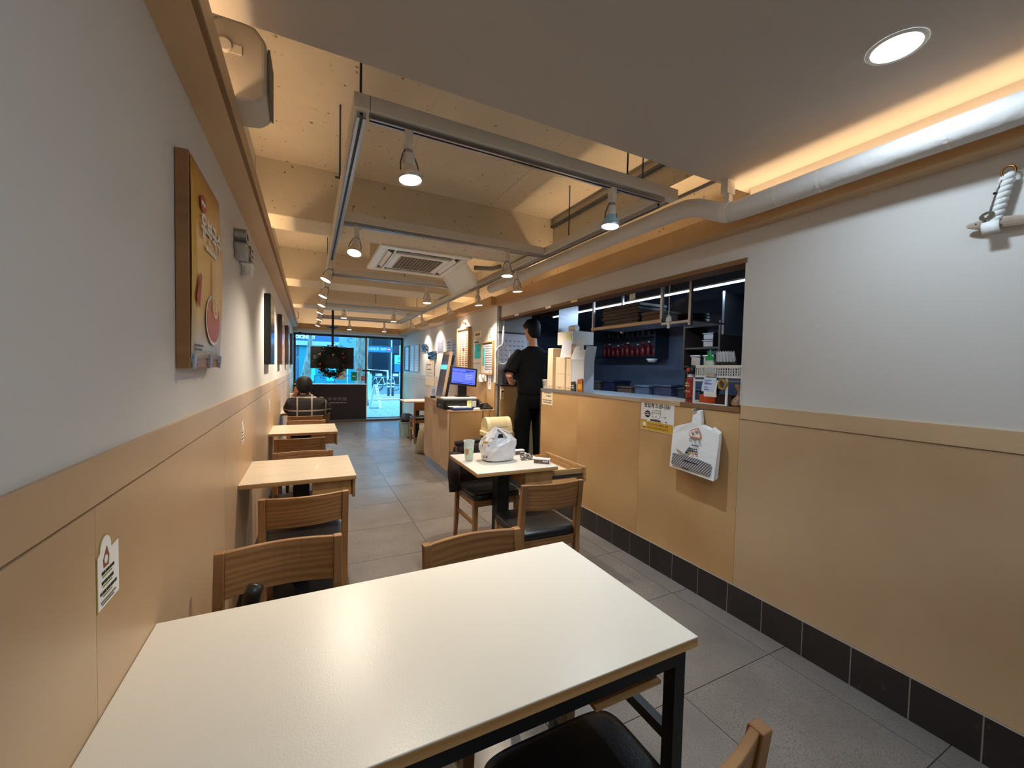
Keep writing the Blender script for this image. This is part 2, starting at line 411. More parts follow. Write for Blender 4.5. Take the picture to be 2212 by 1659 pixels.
fp = thing('front_panel', 'dark brown counter panel with pale shop lettering under the window', 'panel', (0, 10.62, 0))
box('board', XL+0.02, 1.26, -0.02, 0.02, 0.05, 0.905, mat('aubergine_board', (36, 26, 32), 0.5), fp, bevel=0.003)
box('white_top', XL+0.02, 1.26, -0.03, 0.2, 0.905, 0.92, white_p, fp); box('end_post', 1.261, 1.275, -0.025, 0.2, 0.02, 0.92, white_p, fp)
text('유부초밥', 0.088, mat('pale_lettering', (150, 140, 138), 0.6), fp, (0.60, -0.0205, 0.555), R_F, sx=1.35)
bars([(0.43, 0.53, 0, 0.022), (0.545, 0.66, 0, 0.022), (0.675, 0.80, 0, 0.022)], MATS['pale_lettering'], fp).matrix_local = Matrix.Translation((0, -0.0202, 0.468)) @ Euler(R_F).to_matrix().to_4x4()
struct(box('threshold', XL, 2.2, 10.55, 10.83, 0.0, 0.045, mat('brown_stone', (96, 76, 62), 0.6)), 'brown stone threshold')

# ------------------------------------------------------------------ cove light strips (warm LED)
def cove(name, label, x0, x1, y0, y1, z, p, rot=(PI, 0, 0)):
    t = box(name, x0, x1, y0, y1, z-0.008, z, mat('led_strip', (255, 214, 150), 0.5, emit=(255, 190, 110), estr=6.0))
    tag(t, label, 'light strip', 'warm cove light strips')
    sx, sy = x1-x0, y1-y0
    l = light('AREA', 'cove_light', ((x0+x1)/2, (y0+y1)/2, z+0.006), p, LED, None, rot, sx, sy)
    return t
cove('light_strip', 'warm light strip hidden in the left cove', -0.318, -0.300, -1.6, 10.3, 2.236, COVE_W*2.4)
cove('light_strip', 'warm light strip in the right cove beside the insulated pipe', 2.125, 2.143, -1.6, 4.6, 2.222, COVE_W*1.7)
cove('light_strip', 'warm light strip in the far right cove beyond the kitchen', 2.10, 2.118, 4.9, 10.3, 2.192, COVE_W*1.3)
cove('light_strip', 'warm light strip above the shop window', XL+0.1, 2.0, 10.56, 10.578, 2.216, COVE_W*0.7)

# ================================================================== KITCHEN SHELL
kb = mat('kitchen_wall', (92, 104, 126), 0.4, noise=(5.0, 0.15))
struct(box('floor_kitchen', XR+0.12, 4.5, 0.9, 6.0, -0.02, 0.17, mat('kitchen_floor', (70, 72, 78), 0.5)), 'raised kitchen floor')
struct(box('floor_step', XR+0.0, XR+0.1195, 3.666, 4.70, -0.02, 0.17, MATS['kitchen_floor']), 'step up into the kitchen')
struct(box('wall_kitchen_back', 4.4, 4.5, 0.9, 6.0, 0.17, 2.6, kb), 'kitchen back wall')
struct(box('wall_kitchen_near', XR+0.12, 4.5, 0.8, 0.9, 0.17, 2.6, kb), 'kitchen near wall')
struct(box('wall_kitchen_far', 2.401, 4.4, 6.0, 6.1, 0.17, 2.6, kb), 'kitchen far wall')
struct(box('wall_calendar', 2.14, 2.62, 4.70, 4.709, 0.17, 2.166, mat('grey_paint', (150, 150, 150), 0.7)), 'grey wall end behind the calendar')
struct(box('ceiling_kitchen', XR+0.12, 4.5, 0.8, 6.1, 2.58, 2.66, mat('kitchen_ceiling', (60, 66, 78), 0.6)), 'dark kitchen ceiling')
# low wall with appliance top on the far side of the passage
lw = thing('passage_counter', 'plywood fronted counter with dark top behind the worker', 'counter', (2.12, 4.56, 0))
box('front_panel', 0.04, 0.5, 0, 0.02, 0.17, 1.155, ply_warm, lw); box('post', 0, 0.038, -0.002, 0.02, 0.0, 1.17, ply, lw); box('top', -0.002, 0.5, -0.01, 0.135, 1.156, 1.178, steel_d, lw, bevel=0.002)
# exhaust hood
hd = thing('exhaust_hood', 'dark steel exhaust hood over the cooking line', 'hood', (3.0, 0, 0))
B().prism([(0, 2.12), (0.04, 2.12), (0.20, 2.04), (1.10, 2.04), (1.10, 2.5), (0, 2.5)], 1.3, 5.2, lambda p: (p[0], p[2], p[1])).obj('canopy', steel_d, hd)
box('lip', -0.012, 0, 1.3, 5.2, 2.10, 2.17, steel_d, hd)
box('side_panel', 0.08, 1.1, 2.25, 2.27, 1.70, 2.06, steel, hd)
lt = thing('led_tube', 'long thin white light tube along the hood edge in the kitchen', 'light tube', (2.985, 0, 2.092))
box('diffuser', -0.006, 0.006, 1.9, 4.75, -0.006, 0.006, mat('tube_glow', (255, 255, 255), 0.5, emit=(225, 240, 255), estr=7.0), lt)
box('batten', -0.01, 0.012, 1.88, 4.78, 0.007, 0.02, white_p, lt)
light('AREA', 'tube_light', (0, 3.3, -0.02), KITCHEN_W, (0.55, 0.75, 1.0), lt, (0, 0, 0), 0.02, 2.8)

# hanging pass shelf with steel posts
hs = thing('hanging_shelf', 'steel hanging shelf with wooden front edge inside the kitchen opening', 'shelf', (2.33, 0, 0))
for yy in (3.02, 2.21):
    box('post', -0.010, 0.010, yy-0.010, yy+0.010, 1.735, 2.04, alu, hs)
box('post', 0.33, 0.35, 3.01, 3.03, 1.735, 2.57, alu, hs); box('post', -0.010, 0.010, 1.947, 1.967, 1.70, 2.04, alu, hs)
box('shelf_plate', 0, 0.35, 2.21, 3.02, 1.748, 1.760, steel, hs); box('front_edge', -0.016, 0, 2.20, 3.03, 1.738, 1.764, ply, hs, bevel=0.002)
box('shelf_plate', 0, 0.35, 1.955, 2.20, 1.728, 1.736, steel, hs); box('front_edge', -0.014, 0, 1.955, 2.199, 1.718, 1.736, alu, hs)
box('hanger_bar', 0.0, 0.02, 1.94, 3.03, 2.04, 2.058, steel_d, hs)
tray_m = mat('dark_lacquer', (48, 30, 26), 0.35)
def tray_mesh(w, d, h):
    b = B(); b.box(-w/2, w/2, -d/2, d/2, 0, 0.006)
    o = 0.012
    for (x0, x1, y0, y1) in ((-w/2-o, w/2+o, -d/2-o, -d/2+0.004), (-w/2-o, w/2+o, d/2-0.004, d/2+o), (-w/2-o, -w/2+0.004, -d/2, d/2), (w/2-0.004, w/2+o, -d/2, d/2)): b.box(x0, x1, y0, y1, 0.004, h)
    return b.mesh('serving_tray', tray_m)
_tm = tray_mesh(0.28, 0.42, 0.026)
for k in range(6):
    t = bpy.data.objects.new('serving_tray', _tm); COL.objects.link(t)
    t.location = (2.51 + 0.005*math.sin(k*2), 2.70 + 0.008*math.cos(k*3), 1.7605 + 0.0285*k); t.rotation_euler = (0, 0, 0.02*math.sin(k*4.0))
    nth = ('bottom', 'second', 'third', 'fourth', 'fifth', 'topmost')[k]
    tag(t, 'dark brown serving tray, %s of the stack on the hanging shelf' % (nth if k in (0, 5) else nth + ' from below'), 'tray', 'stacked serving trays on the hanging shelf')
bxw = thing('lacquer_box', 'flat dark brown wooden box beside the tray stack on the hanging shelf', 'box', (2.46, 2.345, 1.7605))
B().box(-0.10, 0.12, -0.10, 0.10, 0, 0.055).obj('body', mat('brown_box', (86, 56, 40), 0.5), bxw, bevel=0.003); box('lid', -0.104, 0.124, -0.104, 0.104, 0.056, 0.078, MATS['brown_box'], bxw, bevel=0.003)
for k in range(3):
    p = B().lathe([(0.05, 0), (0.095, 0.006), (0.112, 0.018), (0.106, 0.018), (0.09, 0.010), (0.0, 0.008)], 24).obj('dark_plate', tray_m, None, smooth=False)
    p.location = (2.50, 2.075, 1.7365 + 0.0195*k)
    tag(p, 'dark round plate, %s of three at the end of the hanging shelf' % ('lowest', 'middle', 'topmost')[k], 'plate', 'plates on the hanging shelf')
sp = B().lathe([(0.03, -0.004), (0.09, 0.0), (0.105, 0.012), (0.10, 0.014), (0.085, 0.006), (0.0, 0.004)], 32).obj('leaning_plate', mat('grey_plate', (70, 76, 88), 0.3), None, smooth=True)
sp.location = (2.635, 2.30, 1.866); sp.rotation_euler = (0, -PI/2+0.12, 0); tag(sp, 'large grey plate standing upright at the back of the hanging shelf', 'plate')
# pull cord with porcelain switch
pc = thing('pull_cord', 'white pull cord with small switch hanging in the kitchen opening', 'cord', (2.315, 2.13, 0))
B().tube([(0, 0, 2.03), (0.002, 0.004, 1.9), (0, 0, 1.78)], 0.003, 6).obj('cord', white_p, pc); B().lathe([(0.012, 0), (0.022, 0.006), (0.018, 0.03), (0.006, 0.05)], 14, (0, 0, 1.735)).obj('bell', white_p, pc, smooth=True); box('tassel', -0.007, 0.007, -0.007, 0.007, 1.69, 1.7345, white_p, pc)
# receipt printer in an acrylic bin
bn = thing('printer_bin', 'open white metal bin holding an order printer beside the worker', 'bin', (2.36, 3.37, 1.63), (0, 0, 0.0))
box('back_plate', -0.05, 0.19, 0.20, 0.206, 0.02, 0.42, steel, bn); box('side_plate', -0.056, -0.05, -0.06, 0.205, 0.0, 0.13, white_m, bn); box('side_plate', 0.19, 0.196, -0.06, 0.205, 0.0, 0.13, white_m, bn); box('front_plate', -0.056, 0.196, -0.066, -0.06, 0.0, 0.13, white_m, bn); box('bottom_plate', -0.05, 0.19, -0.06, 0.20, 0, 0.005, white_m, bn); box('hanger', 0.06, 0.08, 0.207, 0.213, 0.3, 0.46, steel_d, bn)
pr = thing('order_printer', 'small black order printer tilted in the white bin', 'printer', (2.43, 3.43, 1.642), (0.0, 0.0, 0.1))
B().prism([(-0.08, 0), (0.08, 0), (0.08, 0.09), (0.02, 0.135), (-0.08, 0.11)], -0.07, 0.07, lambda p: (p[0], p[2], p[1])).obj('body', black_p, pr, bevel=0.006); B().cyl((-0.03, -0.05, 0.155), (-0.03, 0.05, 0.155), 0.032).obj('paper_roll', paper, pr, smooth=False)
nt_ = box('order_note', 2.318, 2.3195, 2.48, 2.545, 1.95, 2.05, paper); tag(nt_, 'white order slip stuck up above the trays in the kitchen', 'note')
st = box('order_note', 2.300, 2.3015, 3.325, 3.41, 1.65, 1.73, mat('green_note', (196, 206, 150), 0.8)); tag(st, 'pale green note stuck on the front of the printer bin', 'note')
for k, (yy, c) in enumerate(((3.55, (255, 250, 240)), (3.10, (250, 226, 170)), (4.25, (250, 250, 250)))):
    n = box('label_slip', XR-0.0045, XR-0.0025, yy-0.05, yy+0.05, 1.995, 2.016, mat('slip%d' % k, c, 0.6)); tag(n, ('white slip stuck on the opening trim above the worker', 'yellow slip stuck on the opening trim beside the shelf', 'white slip on the far end of the opening trim')[k], 'note')

# back line: counter, wall shelves, containers
bc = thing('cook_counter', 'dark steel work counter along the kitchen back wall', 'counter', (3.55, 0, 0.17))
box('body', 0.03, 0.8, 1.4, 5.6, 0.0, 0.80, steel_d, bc); box('top', 0, 0.82, 1.38, 5.62, 0.801, 0.84, steel, bc)
ws = thing('wall_shelf', 'dark wall shelf of sauce bottles on the kitchen back wall', 'shelf', (4.15, 0, 0))
for z in (1.58, 1.86): box('board', 0, 0.25, 4.05, 5.3, z, z+0.02, steel_d, ws)
box('side', 0, 0.25, 4.03, 4.049, 1.56, 2.02, steel_d, ws)
rk = thing('container_rack', 'brown framed rack of steel containers in the kitchen', 'rack', (3.6, 2.66, 0))
for z in (1.43, 1.62, 1.85): box('board', 0.0, 0.35, 0.02, 0.42, z, z+0.018, dark_brown, rk)
for yy in (0.0, 0.42): box('side', -0.005, 0.355, yy, yy+0.02, 1.40, 1.90, dark_brown, rk)
for yy in (0.03, 0.40): box('leg', 0.0, 0.03, yy, yy+0.02, 1.01, 1.40, dark_brown, rk)
for k, (dy, z, hh) in enumerate(((0.09, 1.449, 0.11), (0.24, 1.449, 0.11), (0.10, 1.639, 0.07), (0.10, 1.712, 0.07))):
    c = thing('steel_container', 'steel food container, %s in the brown rack' % ('lower left', 'lower right', 'upper shelf bottom', 'upper shelf top')[k], 'container', (3.66, 2.70+dy, z), (0, 0, 0), 'containers in the kitchen rack')
    B().prism([(-0.055, -0.055), (0.055, -0.055), (0.06, 0.055), (-0.06, 0.055)], 0, hh*0.82).obj('tub', steel, c, bevel=0.006); box('lid', -0.066, 0.066, -0.064, 0.064, hh*0.825, hh*0.98, alu, c, bevel=0.003)
bot_c = [((120, 26, 30), 'red'), ((96, 100, 150), 'blue'), ((190, 190, 200), 'white'), ((110, 60, 36), 'brown'), ((150, 40, 60), 'crimson'), ((60, 70, 90), 'slate')]
nb = 0; ORD = ('first', 'second', 'third', 'fourth', 'fifth', 'sixth', 'seventh', 'eighth', 'ninth', 'tenth', 'eleventh')
for z, h in ((1.6005, 0.20), (1.8805, 0.15)):
    for k in range(11):
        c, cn = bot_c[(k*5+nb) % 6]; nb += 1
        r = 0.032 + 0.006*(k % 3); yy = 4.14 + 0.105*k; hh = h*(0.8+0.25*((k*7) % 4)/3)
        t = thing('sauce_bottle', '%s sauce bottle, %s from the near end of the %s kitchen wall shelf' % (cn, ORD[k], 'lower' if z < 1.7 else 'upper'), 'bottle', (4.25, yy, z), (0, 0, 0), 'bottles on the kitchen wall shelf')
        B().lathe([(r*0.9, 0), (r, 0.01), (r, hh*0.62), (r*0.45, hh*0.8), (r*0.4, hh*0.88)], 14).obj('body', mat('bottle_'+cn, c, 0.3), t, smooth=True); B().lathe([(r*0.48, 0), (r*0.48, hh*0.1)], 12, (0, 0, hh*0.885)).obj('cap', white_p if k % 2 else red_m, t)
bow = B().lathe([(0.03, 0), (0.05, 0.005), (0.075, 0.05), (0.07, 0.05), (0.045, 0.01), (0, 0.008)], 20).obj('white_bowl', white_p, None, smooth=True); bow.location = (4.05, 3.98, 1.50); tag(bow, 'white bowl hung at the end of the wall shelf in the kitchen', 'bowl')
box('hook', -0.002, 0.16, -0.004, 0.004, 0.03, 0.06, steel_d, bow)
for k, (yy, w, h, c, nm) in enumerate((
        (3.05, 0.30, 0.20, (40, 46, 58), 'slate plastic tub'), (3.42, 0.26, 0.22, (60, 62, 84), 'violet grey crate'), (3.75, 0.24, 0.20, (86, 96, 116), 'blue grey crate'),
        (4.06, 0.26, 0.17, (90, 70, 60), 'brown carton'), (4.38, 0.24, 0.24, (30, 34, 60), 'navy bin'), (4.70, 0.26, 0.22, (70, 66, 60), 'olive carton'))):
    t = thing('storage_tub', nm + ' standing on the kitchen work counter', 'container', (3.80, yy, 1.0105), (0, 0, 0), 'tubs on the kitchen work counter')
    B().prism([(-0.15, -w/2), (0.15, -w/2), (0.15, w/2), (-0.15, w/2)], 0, h).obj('body', mat('tub%d' % k, c, 0.5, noise=(12, 0.5)), t, bevel=0.012); box('rim', -0.158, 0.158, -w/2-0.008, w/2+0.008, h*0.88, h*0.96, MATS['tub%d' % k], t, bevel=0.003)

# ================================================================== CEILING FIXTURES
# track frame
tf = thing('lighting_track', 'white suspended steel track frame carrying the spotlights', 'track', (0, 0, 2.35))
LX, RX = 0.18, 1.85; BY = (1.75, 3.10, 4.90, 7.25, 9.50)
def rail(name, x0, x1, y0, y1):
    o = box(name, x0, x1, y0, y1, 0.024, 0.082, white_m, tf, bevel=0.003)
    lx = (x1-x0) > (y1-y0)
    if lx: ym = (y0+y1)/2; xe = RX-0.032; a = (x0+0.0, xe, ym-0.017, ym-0.006); c = (x0+0.0, xe, ym+0.006, ym+0.017); d = (x0+0.0, xe, ym-0.006, ym+0.006)
    else: xm = (x0+x1)/2; a = (xm-0.017, xm-0.006, y0+0.03, y1-0.03); c = (xm+0.006, xm+0.017, y0+0.03, y1-0.03); d = (xm-0.006, xm+0.006, y0+0.03, y1-0.03)
    B().box(*a, 0.0, 0.0235).box(*c, 0.0, 0.0235).obj('track_lips', alu, o); box('track_slot', *d, 0.012, 0.0235, black_m, o)
    return o
rail('side_rail', LX-0.03, LX+0.03, BY[0]-0.03, BY[-1]+0.03); rail('side_rail', RX-0.03, RX+0.03, BY[0]+0.031, BY[-1]+0.03)
for yy in BY: rail('cross_rail', LX+0.031, RX-0.031 if yy != BY[0] else RX+0.06, yy-0.03, yy+0.03)
for (x, yy) in ((LX, 1.78), (1.55, 1.75), (LX-0.03, 2.55), (RX, 2.75), (RX, 1.95), (LX, 5.2), (RX, 5.2), (LX, 7.6), (RX, 7.9), (1.0, 4.9), (1.0, 7.25)):
    B().cyl((x, yy, 0.083), (x, yy, 0.49), 0.005, n=6).obj('hanger_rod', steel_d, tf); B().box(x-0.025, x+0.025, yy-0.012, yy+0.012, 0.083, 0.086).obj('hanger_clip', black_m, tf)
# insulated pipe with S bend
pp = thing('insulated_pipe', 'grey white taped insulated pipe along the right cove', 'pipe')
pts = [((2.012, -1.69, 2.232), 0.05)]
for k in range(1, 13): pts.append(((2.012, -1.69+0.245*k, 2.232), 0.05 + 0.0012*math.sin(k*2.3)))
pts += [((2.012, 1.42, 2.232), 0.05), ((2.006, 1.50, 2.245), 0.05), ((1.995, 1.57, 2.28), 0.05), ((1.985, 1.64, 2.315), 0.05), ((1.98, 1.72, 2.335), 0.05), ((1.98, 1.82, 2.34), 0.05), ((1.98, 2.6, 2.345), 0.052), ((1.98, 3.5, 2.345), 0.052), ((1.98, 4.6, 2.345), 0.052)]
B().limb(pts, 20).obj('insulation', mat('pipe_wrap', (206, 202, 198), 0.7, bump=(30, 0.35)), pp, smooth=True)
for yy in (0.35, 0.62, 1.02, 1.20): B().cyl((2.012, yy, 2.232), (2.012, yy+0.012, 2.232), 0.0512, n=20).obj('tape_band', white_m, pp)
B().cyl((2.009, 1.455, 2.236), (2.007, 1.492, 2.243), 0.054, n=20).obj('clamp_band', white_m, pp)
B().box(1.99, 2.02, 1.455, 1.485, 2.286, 2.33).box(1.97, 2.03, 1.45, 1.49, 2.33, 2.40).obj('clamp_bracket', white_m, pp)
# recessed downlights
def downlight(x, y, label, k=1.0):
    t = thing('downlight', label, 'downlight', (x, y, 2.40), (0, 0, 0), 'recessed ceiling downlights')
    b = B(); b.loft([[(r*math.cos(2*PI*k/36), r*math.sin(2*PI*k/36), z) for k in range(36)] for r, z in ((0.062, -0.004), (0.070, -0.006), (0.074, -0.0005))], cap=False); b.obj('trim_ring', white_p, t, smooth=True)
    B().lathe([(0.0615, -0.004), (0.0615, -0.001)], 36).obj('lens', mat('cool_lens', (255, 255, 255), 0.5, emit=(225, 246, 255), estr=16.0), t)
    light('AREA', 'downlight_lamp', (0, 0, -0.012), DOWN_W*k, COOL, t, (0, 0, 0), 0.12)
downlight(1.633, 0.641, 'round cool white downlight in the dropped ceiling above the right wall', 0.72)
downlight(0.70, -0.75, 'added unseen cool white downlight in the dropped ceiling behind the viewer', 1.5)  # unseen lamp, added to brighten the near tables
# wall speaker
def speaker(name, label, loc, k=1.0):
    t = thing(name, label, 'speaker', loc)
    B().prism([(0, 0.02), (0.055, -0.01), (0.15, 0.0), (0.185, 0.03), (0.185, 0.22), (0.15, 0.265), (0.055, 0.275), (0, 0.24)], 0, 0.2, lambda p: (p[0]*k, p[2]*k, p[1]*k)).obj('cabinet', mat('speaker_grey', (190, 182, 172), 0.5), t, bevel=0.016*k, seg=3)
    B().prism([(0.02, 0.045), (0.18, 0.03), (0.18, 0.225), (0.02, 0.21)], 0.186, 0.194, lambda p: (p[2]*k, p[0]*k, p[1]*k)).obj('grille', mat('grille_grey', (120, 112, 104), 0.7, bump=(900, 0.3)), t)
    B().cyl((0.06*k, -0.001, 0.16*k), (0.06*k, -0.02*k, 0.16*k), 0.022*k).obj('bracket_knob', white_m, t, bevel=0.003); B().box(0.01*k, 0.11*k, -0.006*k, -0.001*k, 0.145*k, 0.175*k).obj('bracket', white_m, t)
    return t
speaker('wall_speaker', 'grey wall speaker tucked above the left cove near the dropped ceiling', (-0.328, 1.76, 2.31), 1.0)
speaker('wall_speaker', 'small grey wall speaker above the left cove near the shop window', (-0.33, 9.5, 2.31), 0.62)
# cassette air conditioner
ac = thing('ceiling_air_conditioner', 'white cassette air conditioner hung between ceiling beams', 'air conditioner', (0.985, 4.24, 2.43))
B().box(-0.40, 0.40, -0.42, 0.46, 0.035, 0.41).obj('casing', mat('galvanised', (170, 160, 146), 0.5, 0.4), ac)
P = 0.475; I = 0.40
b = B(); b.box(-0.43, 0.43, -0.49, -0.40, 0, 0.034); b.box(-0.43, 0.43, 0.40, 0.49, 0, 0.034); b.box(-0.43, -0.36, -0.40, 0.40, 0, 0.034); b.box(0.36, 0.43, -0.40, 0.40, 0, 0.034); b.obj('panel_frame', white_p, ac, bevel=0.008)
box('intake_panel', -0.27, 0.27, -0.30, 0.30, -0.004, 0.02, white_p, ac, bevel=0.02)
b = B(); b.box(-0.36, 0.36, -0.40, 0.40, 0.02, 0.034); b.obj('inner_plate', black_p, ac)
for (x0, x1, y0, y1) in ((-0.345, -0.29, -0.3, 0.3), (0.29, 0.345, -0.3, 0.3), (-0.26, 0.26, -0.385, -0.33), (-0.26, 0.26, 0.33, 0.385)):
    cxm = (x0+x1)/2; cym = (y0+y1)/2
    if x1-x0 < 0.1: B().box(-0.02, 0.02, y0, y1, -0.002, 0.002, Matrix.Translation((cxm, 0, 0.008)) @ Matrix.Rotation(0.5, 4, 'Y')).obj('louver', white_p, ac)
    else: B().box(x0, x1, -0.02, 0.02, -0.002, 0.002, Matrix.Translation((0, cym, 0.008)) @ Matrix.Rotation(0.5, 4, 'X')).obj('louver', white_p, ac)
for (x0, x1, y0, y1) in ((-0.36, -0.35, -0.4, 0.4), (0.35, 0.36, -0.4, 0.4), (-0.285, -0.272, -0.4, 0.4), (0.272, 0.285, -0.4, 0.4)): box('divider', x0, x1, y0, y1, 0.0, 0.02, white_p, ac)
b = B()
for k in range(13): x = -0.20 + 0.40*k/12; b.box(x-0.005, x+0.005, -0.24, 0.24, -0.011, -0.005)
for k in range(15): yy = -0.24 + 0.48*k/14; b.box(-0.2, 0.2, yy-0.004, yy+0.004, -0.010, -0.005)
box('grille_back', -0.205, 0.205, -0.245, 0.245, -0.0055, -0.0042, mat('grille_dark', (58, 48, 40), 0.8), ac); b.obj('intake_grille', mat('grille_bars', (150, 138, 122), 0.6), ac)
b = B(); b.sheet(lambda u, v: (0.40 + 0.13*math.sin(v*1.9), -0.36+0.82*u, 0.012-0.235*v - 0.03*math.sin(v*3.1)), 6, 12); b.obj('wind_deflector', white_p, ac, smooth=True, solid=0.004)
B().tube([(0.52, -0.30, -0.03), (0.60, -0.32, -0.03), (0.70, -0.36, -0.03), (0.78, -0.40, 0.0)], 0.022, 10).obj('drain_hose', mat('hose_grey', (150, 144, 134), 0.6), ac, smooth=True)
B().tube([(0.41, -0.1, 0.2), (0.7, -0.1, 0.2), (1.1, -0.05, 0.18)], 0.04, 12).obj('refrigerant_pipe', white_m, ac, smooth=True)

# spotlights: PAR lamps on the tracks
lens_w = mat('warm_lens', (255, 240, 214), 0.4, emit=(255, 236, 205), estr=14.0); lens_c = mat('cyan_lens', (220, 250, 255), 0.4, emit=(205, 245, 255), estr=14.0)
par_m = mat('lamp_glass', (222, 206, 186), 0.35); par_c = mat('lamp_glass_cool', (150, 196, 214), 0.35)
def spot_proto(cool=False):
    t = bpy.data.objects.new('track_spotlight', None); COL.objects.link(t); t.empty_display_size = 0.05
    box('adapter', -0.016, 0.016, -0.018, 0.018, -0.062, 0.0, white_m, t, bevel=0.002)
    B().cyl((0, 0, -0.062), (0, 0, -0.078), 0.02, n=14).obj('swivel', white_m, t)
    for s in (-1, 1): B().tube([(s*0.012, 0, -0.074), (s*0.026, 0, -0.10), (s*0.038, 0, -0.135), (s*0.040, 0, -0.168)], 0.0028, 6).obj('yoke_arm', steel_d, t)
    h = B().lathe([(0.014, -0.092), (0.024, -0.096), (0.026, -0.130), (0.021, -0.146)], 18).obj('lamp_holder', white_m, t, smooth=False)
    B().tube([(0, 0.01, -0.076), (0.018, 0.016, -0.084), (-0.012, 0.018, -0.092), (0, 0.012, -0.098)], 0.003, 6).obj('lead', black_p, t)
    B().lathe([(0.021, -0.140), (0.030, -0.158), (0.046, -0.182), (0.049, -0.196)], 22, cap=False).obj('reflector', par_c if cool else par_m, t, smooth=True)
    B().loft([[(r*math.cos(2*PI*k/24), r*math.sin(2*PI*k/24), z) for k in range(24)] for r, z in ((0.0495, -0.194), (0.052, -0.197), (0.0505, -0.206), (0.045, -0.204))], cap=False).obj('rim', alu, t)
    B().lathe([(0.0455, -0.202), (0.040, -0.2045), (0.0, -0.2055)], 24).obj('lens', lens_c if cool else lens_w, t)
    return t
pw, pcw = spot_proto(), spot_proto(True)
SPOTS = [  # x, y, yaw, tilt about x, tilt about y, cool, power, label tail
    (0.365, BY[0], 0.2, -0.10, -0.05, 0, 1.0, 'large glowing warm spotlight on the nearest cross rail'),
    (1.45, BY[0], 0.0, 0.0, 0.06, 1, 0.9, 'cool cyan white spotlight on the nearest cross rail'),
    (0.295, BY[1], 0.0, -0.30, 0.16, 0, 1.2, 'warm spotlight at the left end of the second cross rail'),
    (1.477, BY[1], 0.0, -0.05, 0.0, 0, 1.2, 'warm spotlight at the right end of the second cross rail'),
    (1.27, BY[2], 0.0, -0.05, 0.0, 0, 1.5, 'warm spotlight on the third cross rail behind the air conditioner'),
    (0.50, BY[3], 0.0, 0.0, 0.0, 0, 1.3, 'warm spotlight on the left of the fourth cross rail'),
    (1.30, BY[3], 0.0, 0.0, 0.0, 0, 1.3, 'warm spotlight on the right of the fourth cross rail'),
    (0.77, BY[4], 0.0, 0.0, 0.0, 0, 0.7, 'warm spotlight left of centre on the farthest cross rail'),
    (1.50, BY[4], 0.0, 0.0, 0.0, 0, 0.7, 'warm spotlight right of centre on the farthest cross rail'),
    (LX, 4.20, 0.0, -0.1, 0.42, 0, 1.3, 'nearest warm spotlight of the row on the left side rail'),
    (LX, 5.20, 0.0, -0.05, 0.40, 0, 1.3, 'second spotlight from the viewer on the left side rail'),
    (LX, 6.00, 0.0, -0.1, 0.35, 0, 1.2, 'third spotlight from the viewer on the left side rail'),
    (LX, 6.85, 0.0, 0.0, 0.40, 0, 0.9, 'fourth spotlight from the viewer on the left side rail'),
    (LX, 7.85, 0.0, 0.0, 0.30, 0, 0.8, 'fifth spotlight from the viewer on the left side rail'),
    (LX, 9.10, 0.0, 0.0, 0.35, 0, 0.8, 'farthest spotlight on the left side rail'),
    (RX, 3.65, 0.0, 0.0, -0.10, 0, 1.2, 'nearest warm spotlight on the right side rail above the kitchen opening'),
    (RX, 4.70, 0.0, 0.0, -0.12, 0, 1.4, 'second spotlight on the right side rail beside the wind deflector'),
    (RX, 5.90, 0.0, 0.0, -0.50, 0, 1.0, 'third spotlight on the right side rail aimed at the menu board'),
    (RX, 7.50, 0.0, 0.0, -0.45, 0, 0.9, 'fourth spotlight on the right side rail'),
    (RX, 8.40, 0.0, 0.0, -0.40, 0, 0.9, 'farthest spotlight on the right side rail'),
]
lamps = [pw if k == 0 else (pcw if q[5] else copy_tree(pw)) for k, q in enumerate(SPOTS)]
for t, (x, y, yaw, tx, ty, cool, pw_k, lab) in zip(lamps, SPOTS):
    t.location = (x, y, 2.3505); t.rotation_euler = (0, 0, 0)
    tag(t, lab, 'spotlight', 'spotlights on the suspended track')
    # the lamp head swivels below the adapter
    rm = Matrix.Translation((0, 0, -0.078)) @ Euler((tx, ty, yaw)).to_matrix().to_4x4() @ Matrix.Translation((0, 0, 0.078))
    for ch in t.children:
        if ch.name.split('.')[0] not in ('adapter', 'swivel'): ch.matrix_local = rm
    p = rm @ Vector((0, 0, -0.212))
    d = rm.to_3x3() @ Vector((0, 0, -1))
    l = light('SPOT', 'spot_lamp', p, SPOT_W*pw_k, COOL if cool else WARMW, t, d.to_track_quat('-Z', 'Y').to_euler(), angle=math.radians(105), blend=0.85, radius=0.035)

# ================================================================== TABLES
def drawer(t, x0, x1, y0, y1, z0, z1, out=0.0):
    """under-table drawer opening towards +X"""
    box('drawer_case', x0, x1-0.02, y0, y1, z0+0.012, z1, drawer_wood, t, bevel=0.002)
    d = B().box(x1-0.016+out, x1+out, y0-0.012, y1+0.012, z0, z1-0.002).obj('drawer', drawer_wood if out == 0 else oak_edge, t, bevel=0.002)
    if out:
        box('drawer_side', x1-0.03, x1-0.017+out, y0+0.012, y0+0.024, z0+0.03, z1-0.015, oak_edge, d); box('drawer_side', x1-0.03, x1-0.017+out, y1-0.024, y1-0.012, z0+0.03, z1-0.015, oak_edge, d)
        box('drawer_bottom', x1-0.03, x1-0.017+out, y0+0.024, y1-0.024, z0+0.034, z0+0.04, birch_top, d); box('runner', x1-0.03, x1-0.02+out, y0+0.004, y0+0.0115, z0+0.04, z0+0.06, steel_d, d)
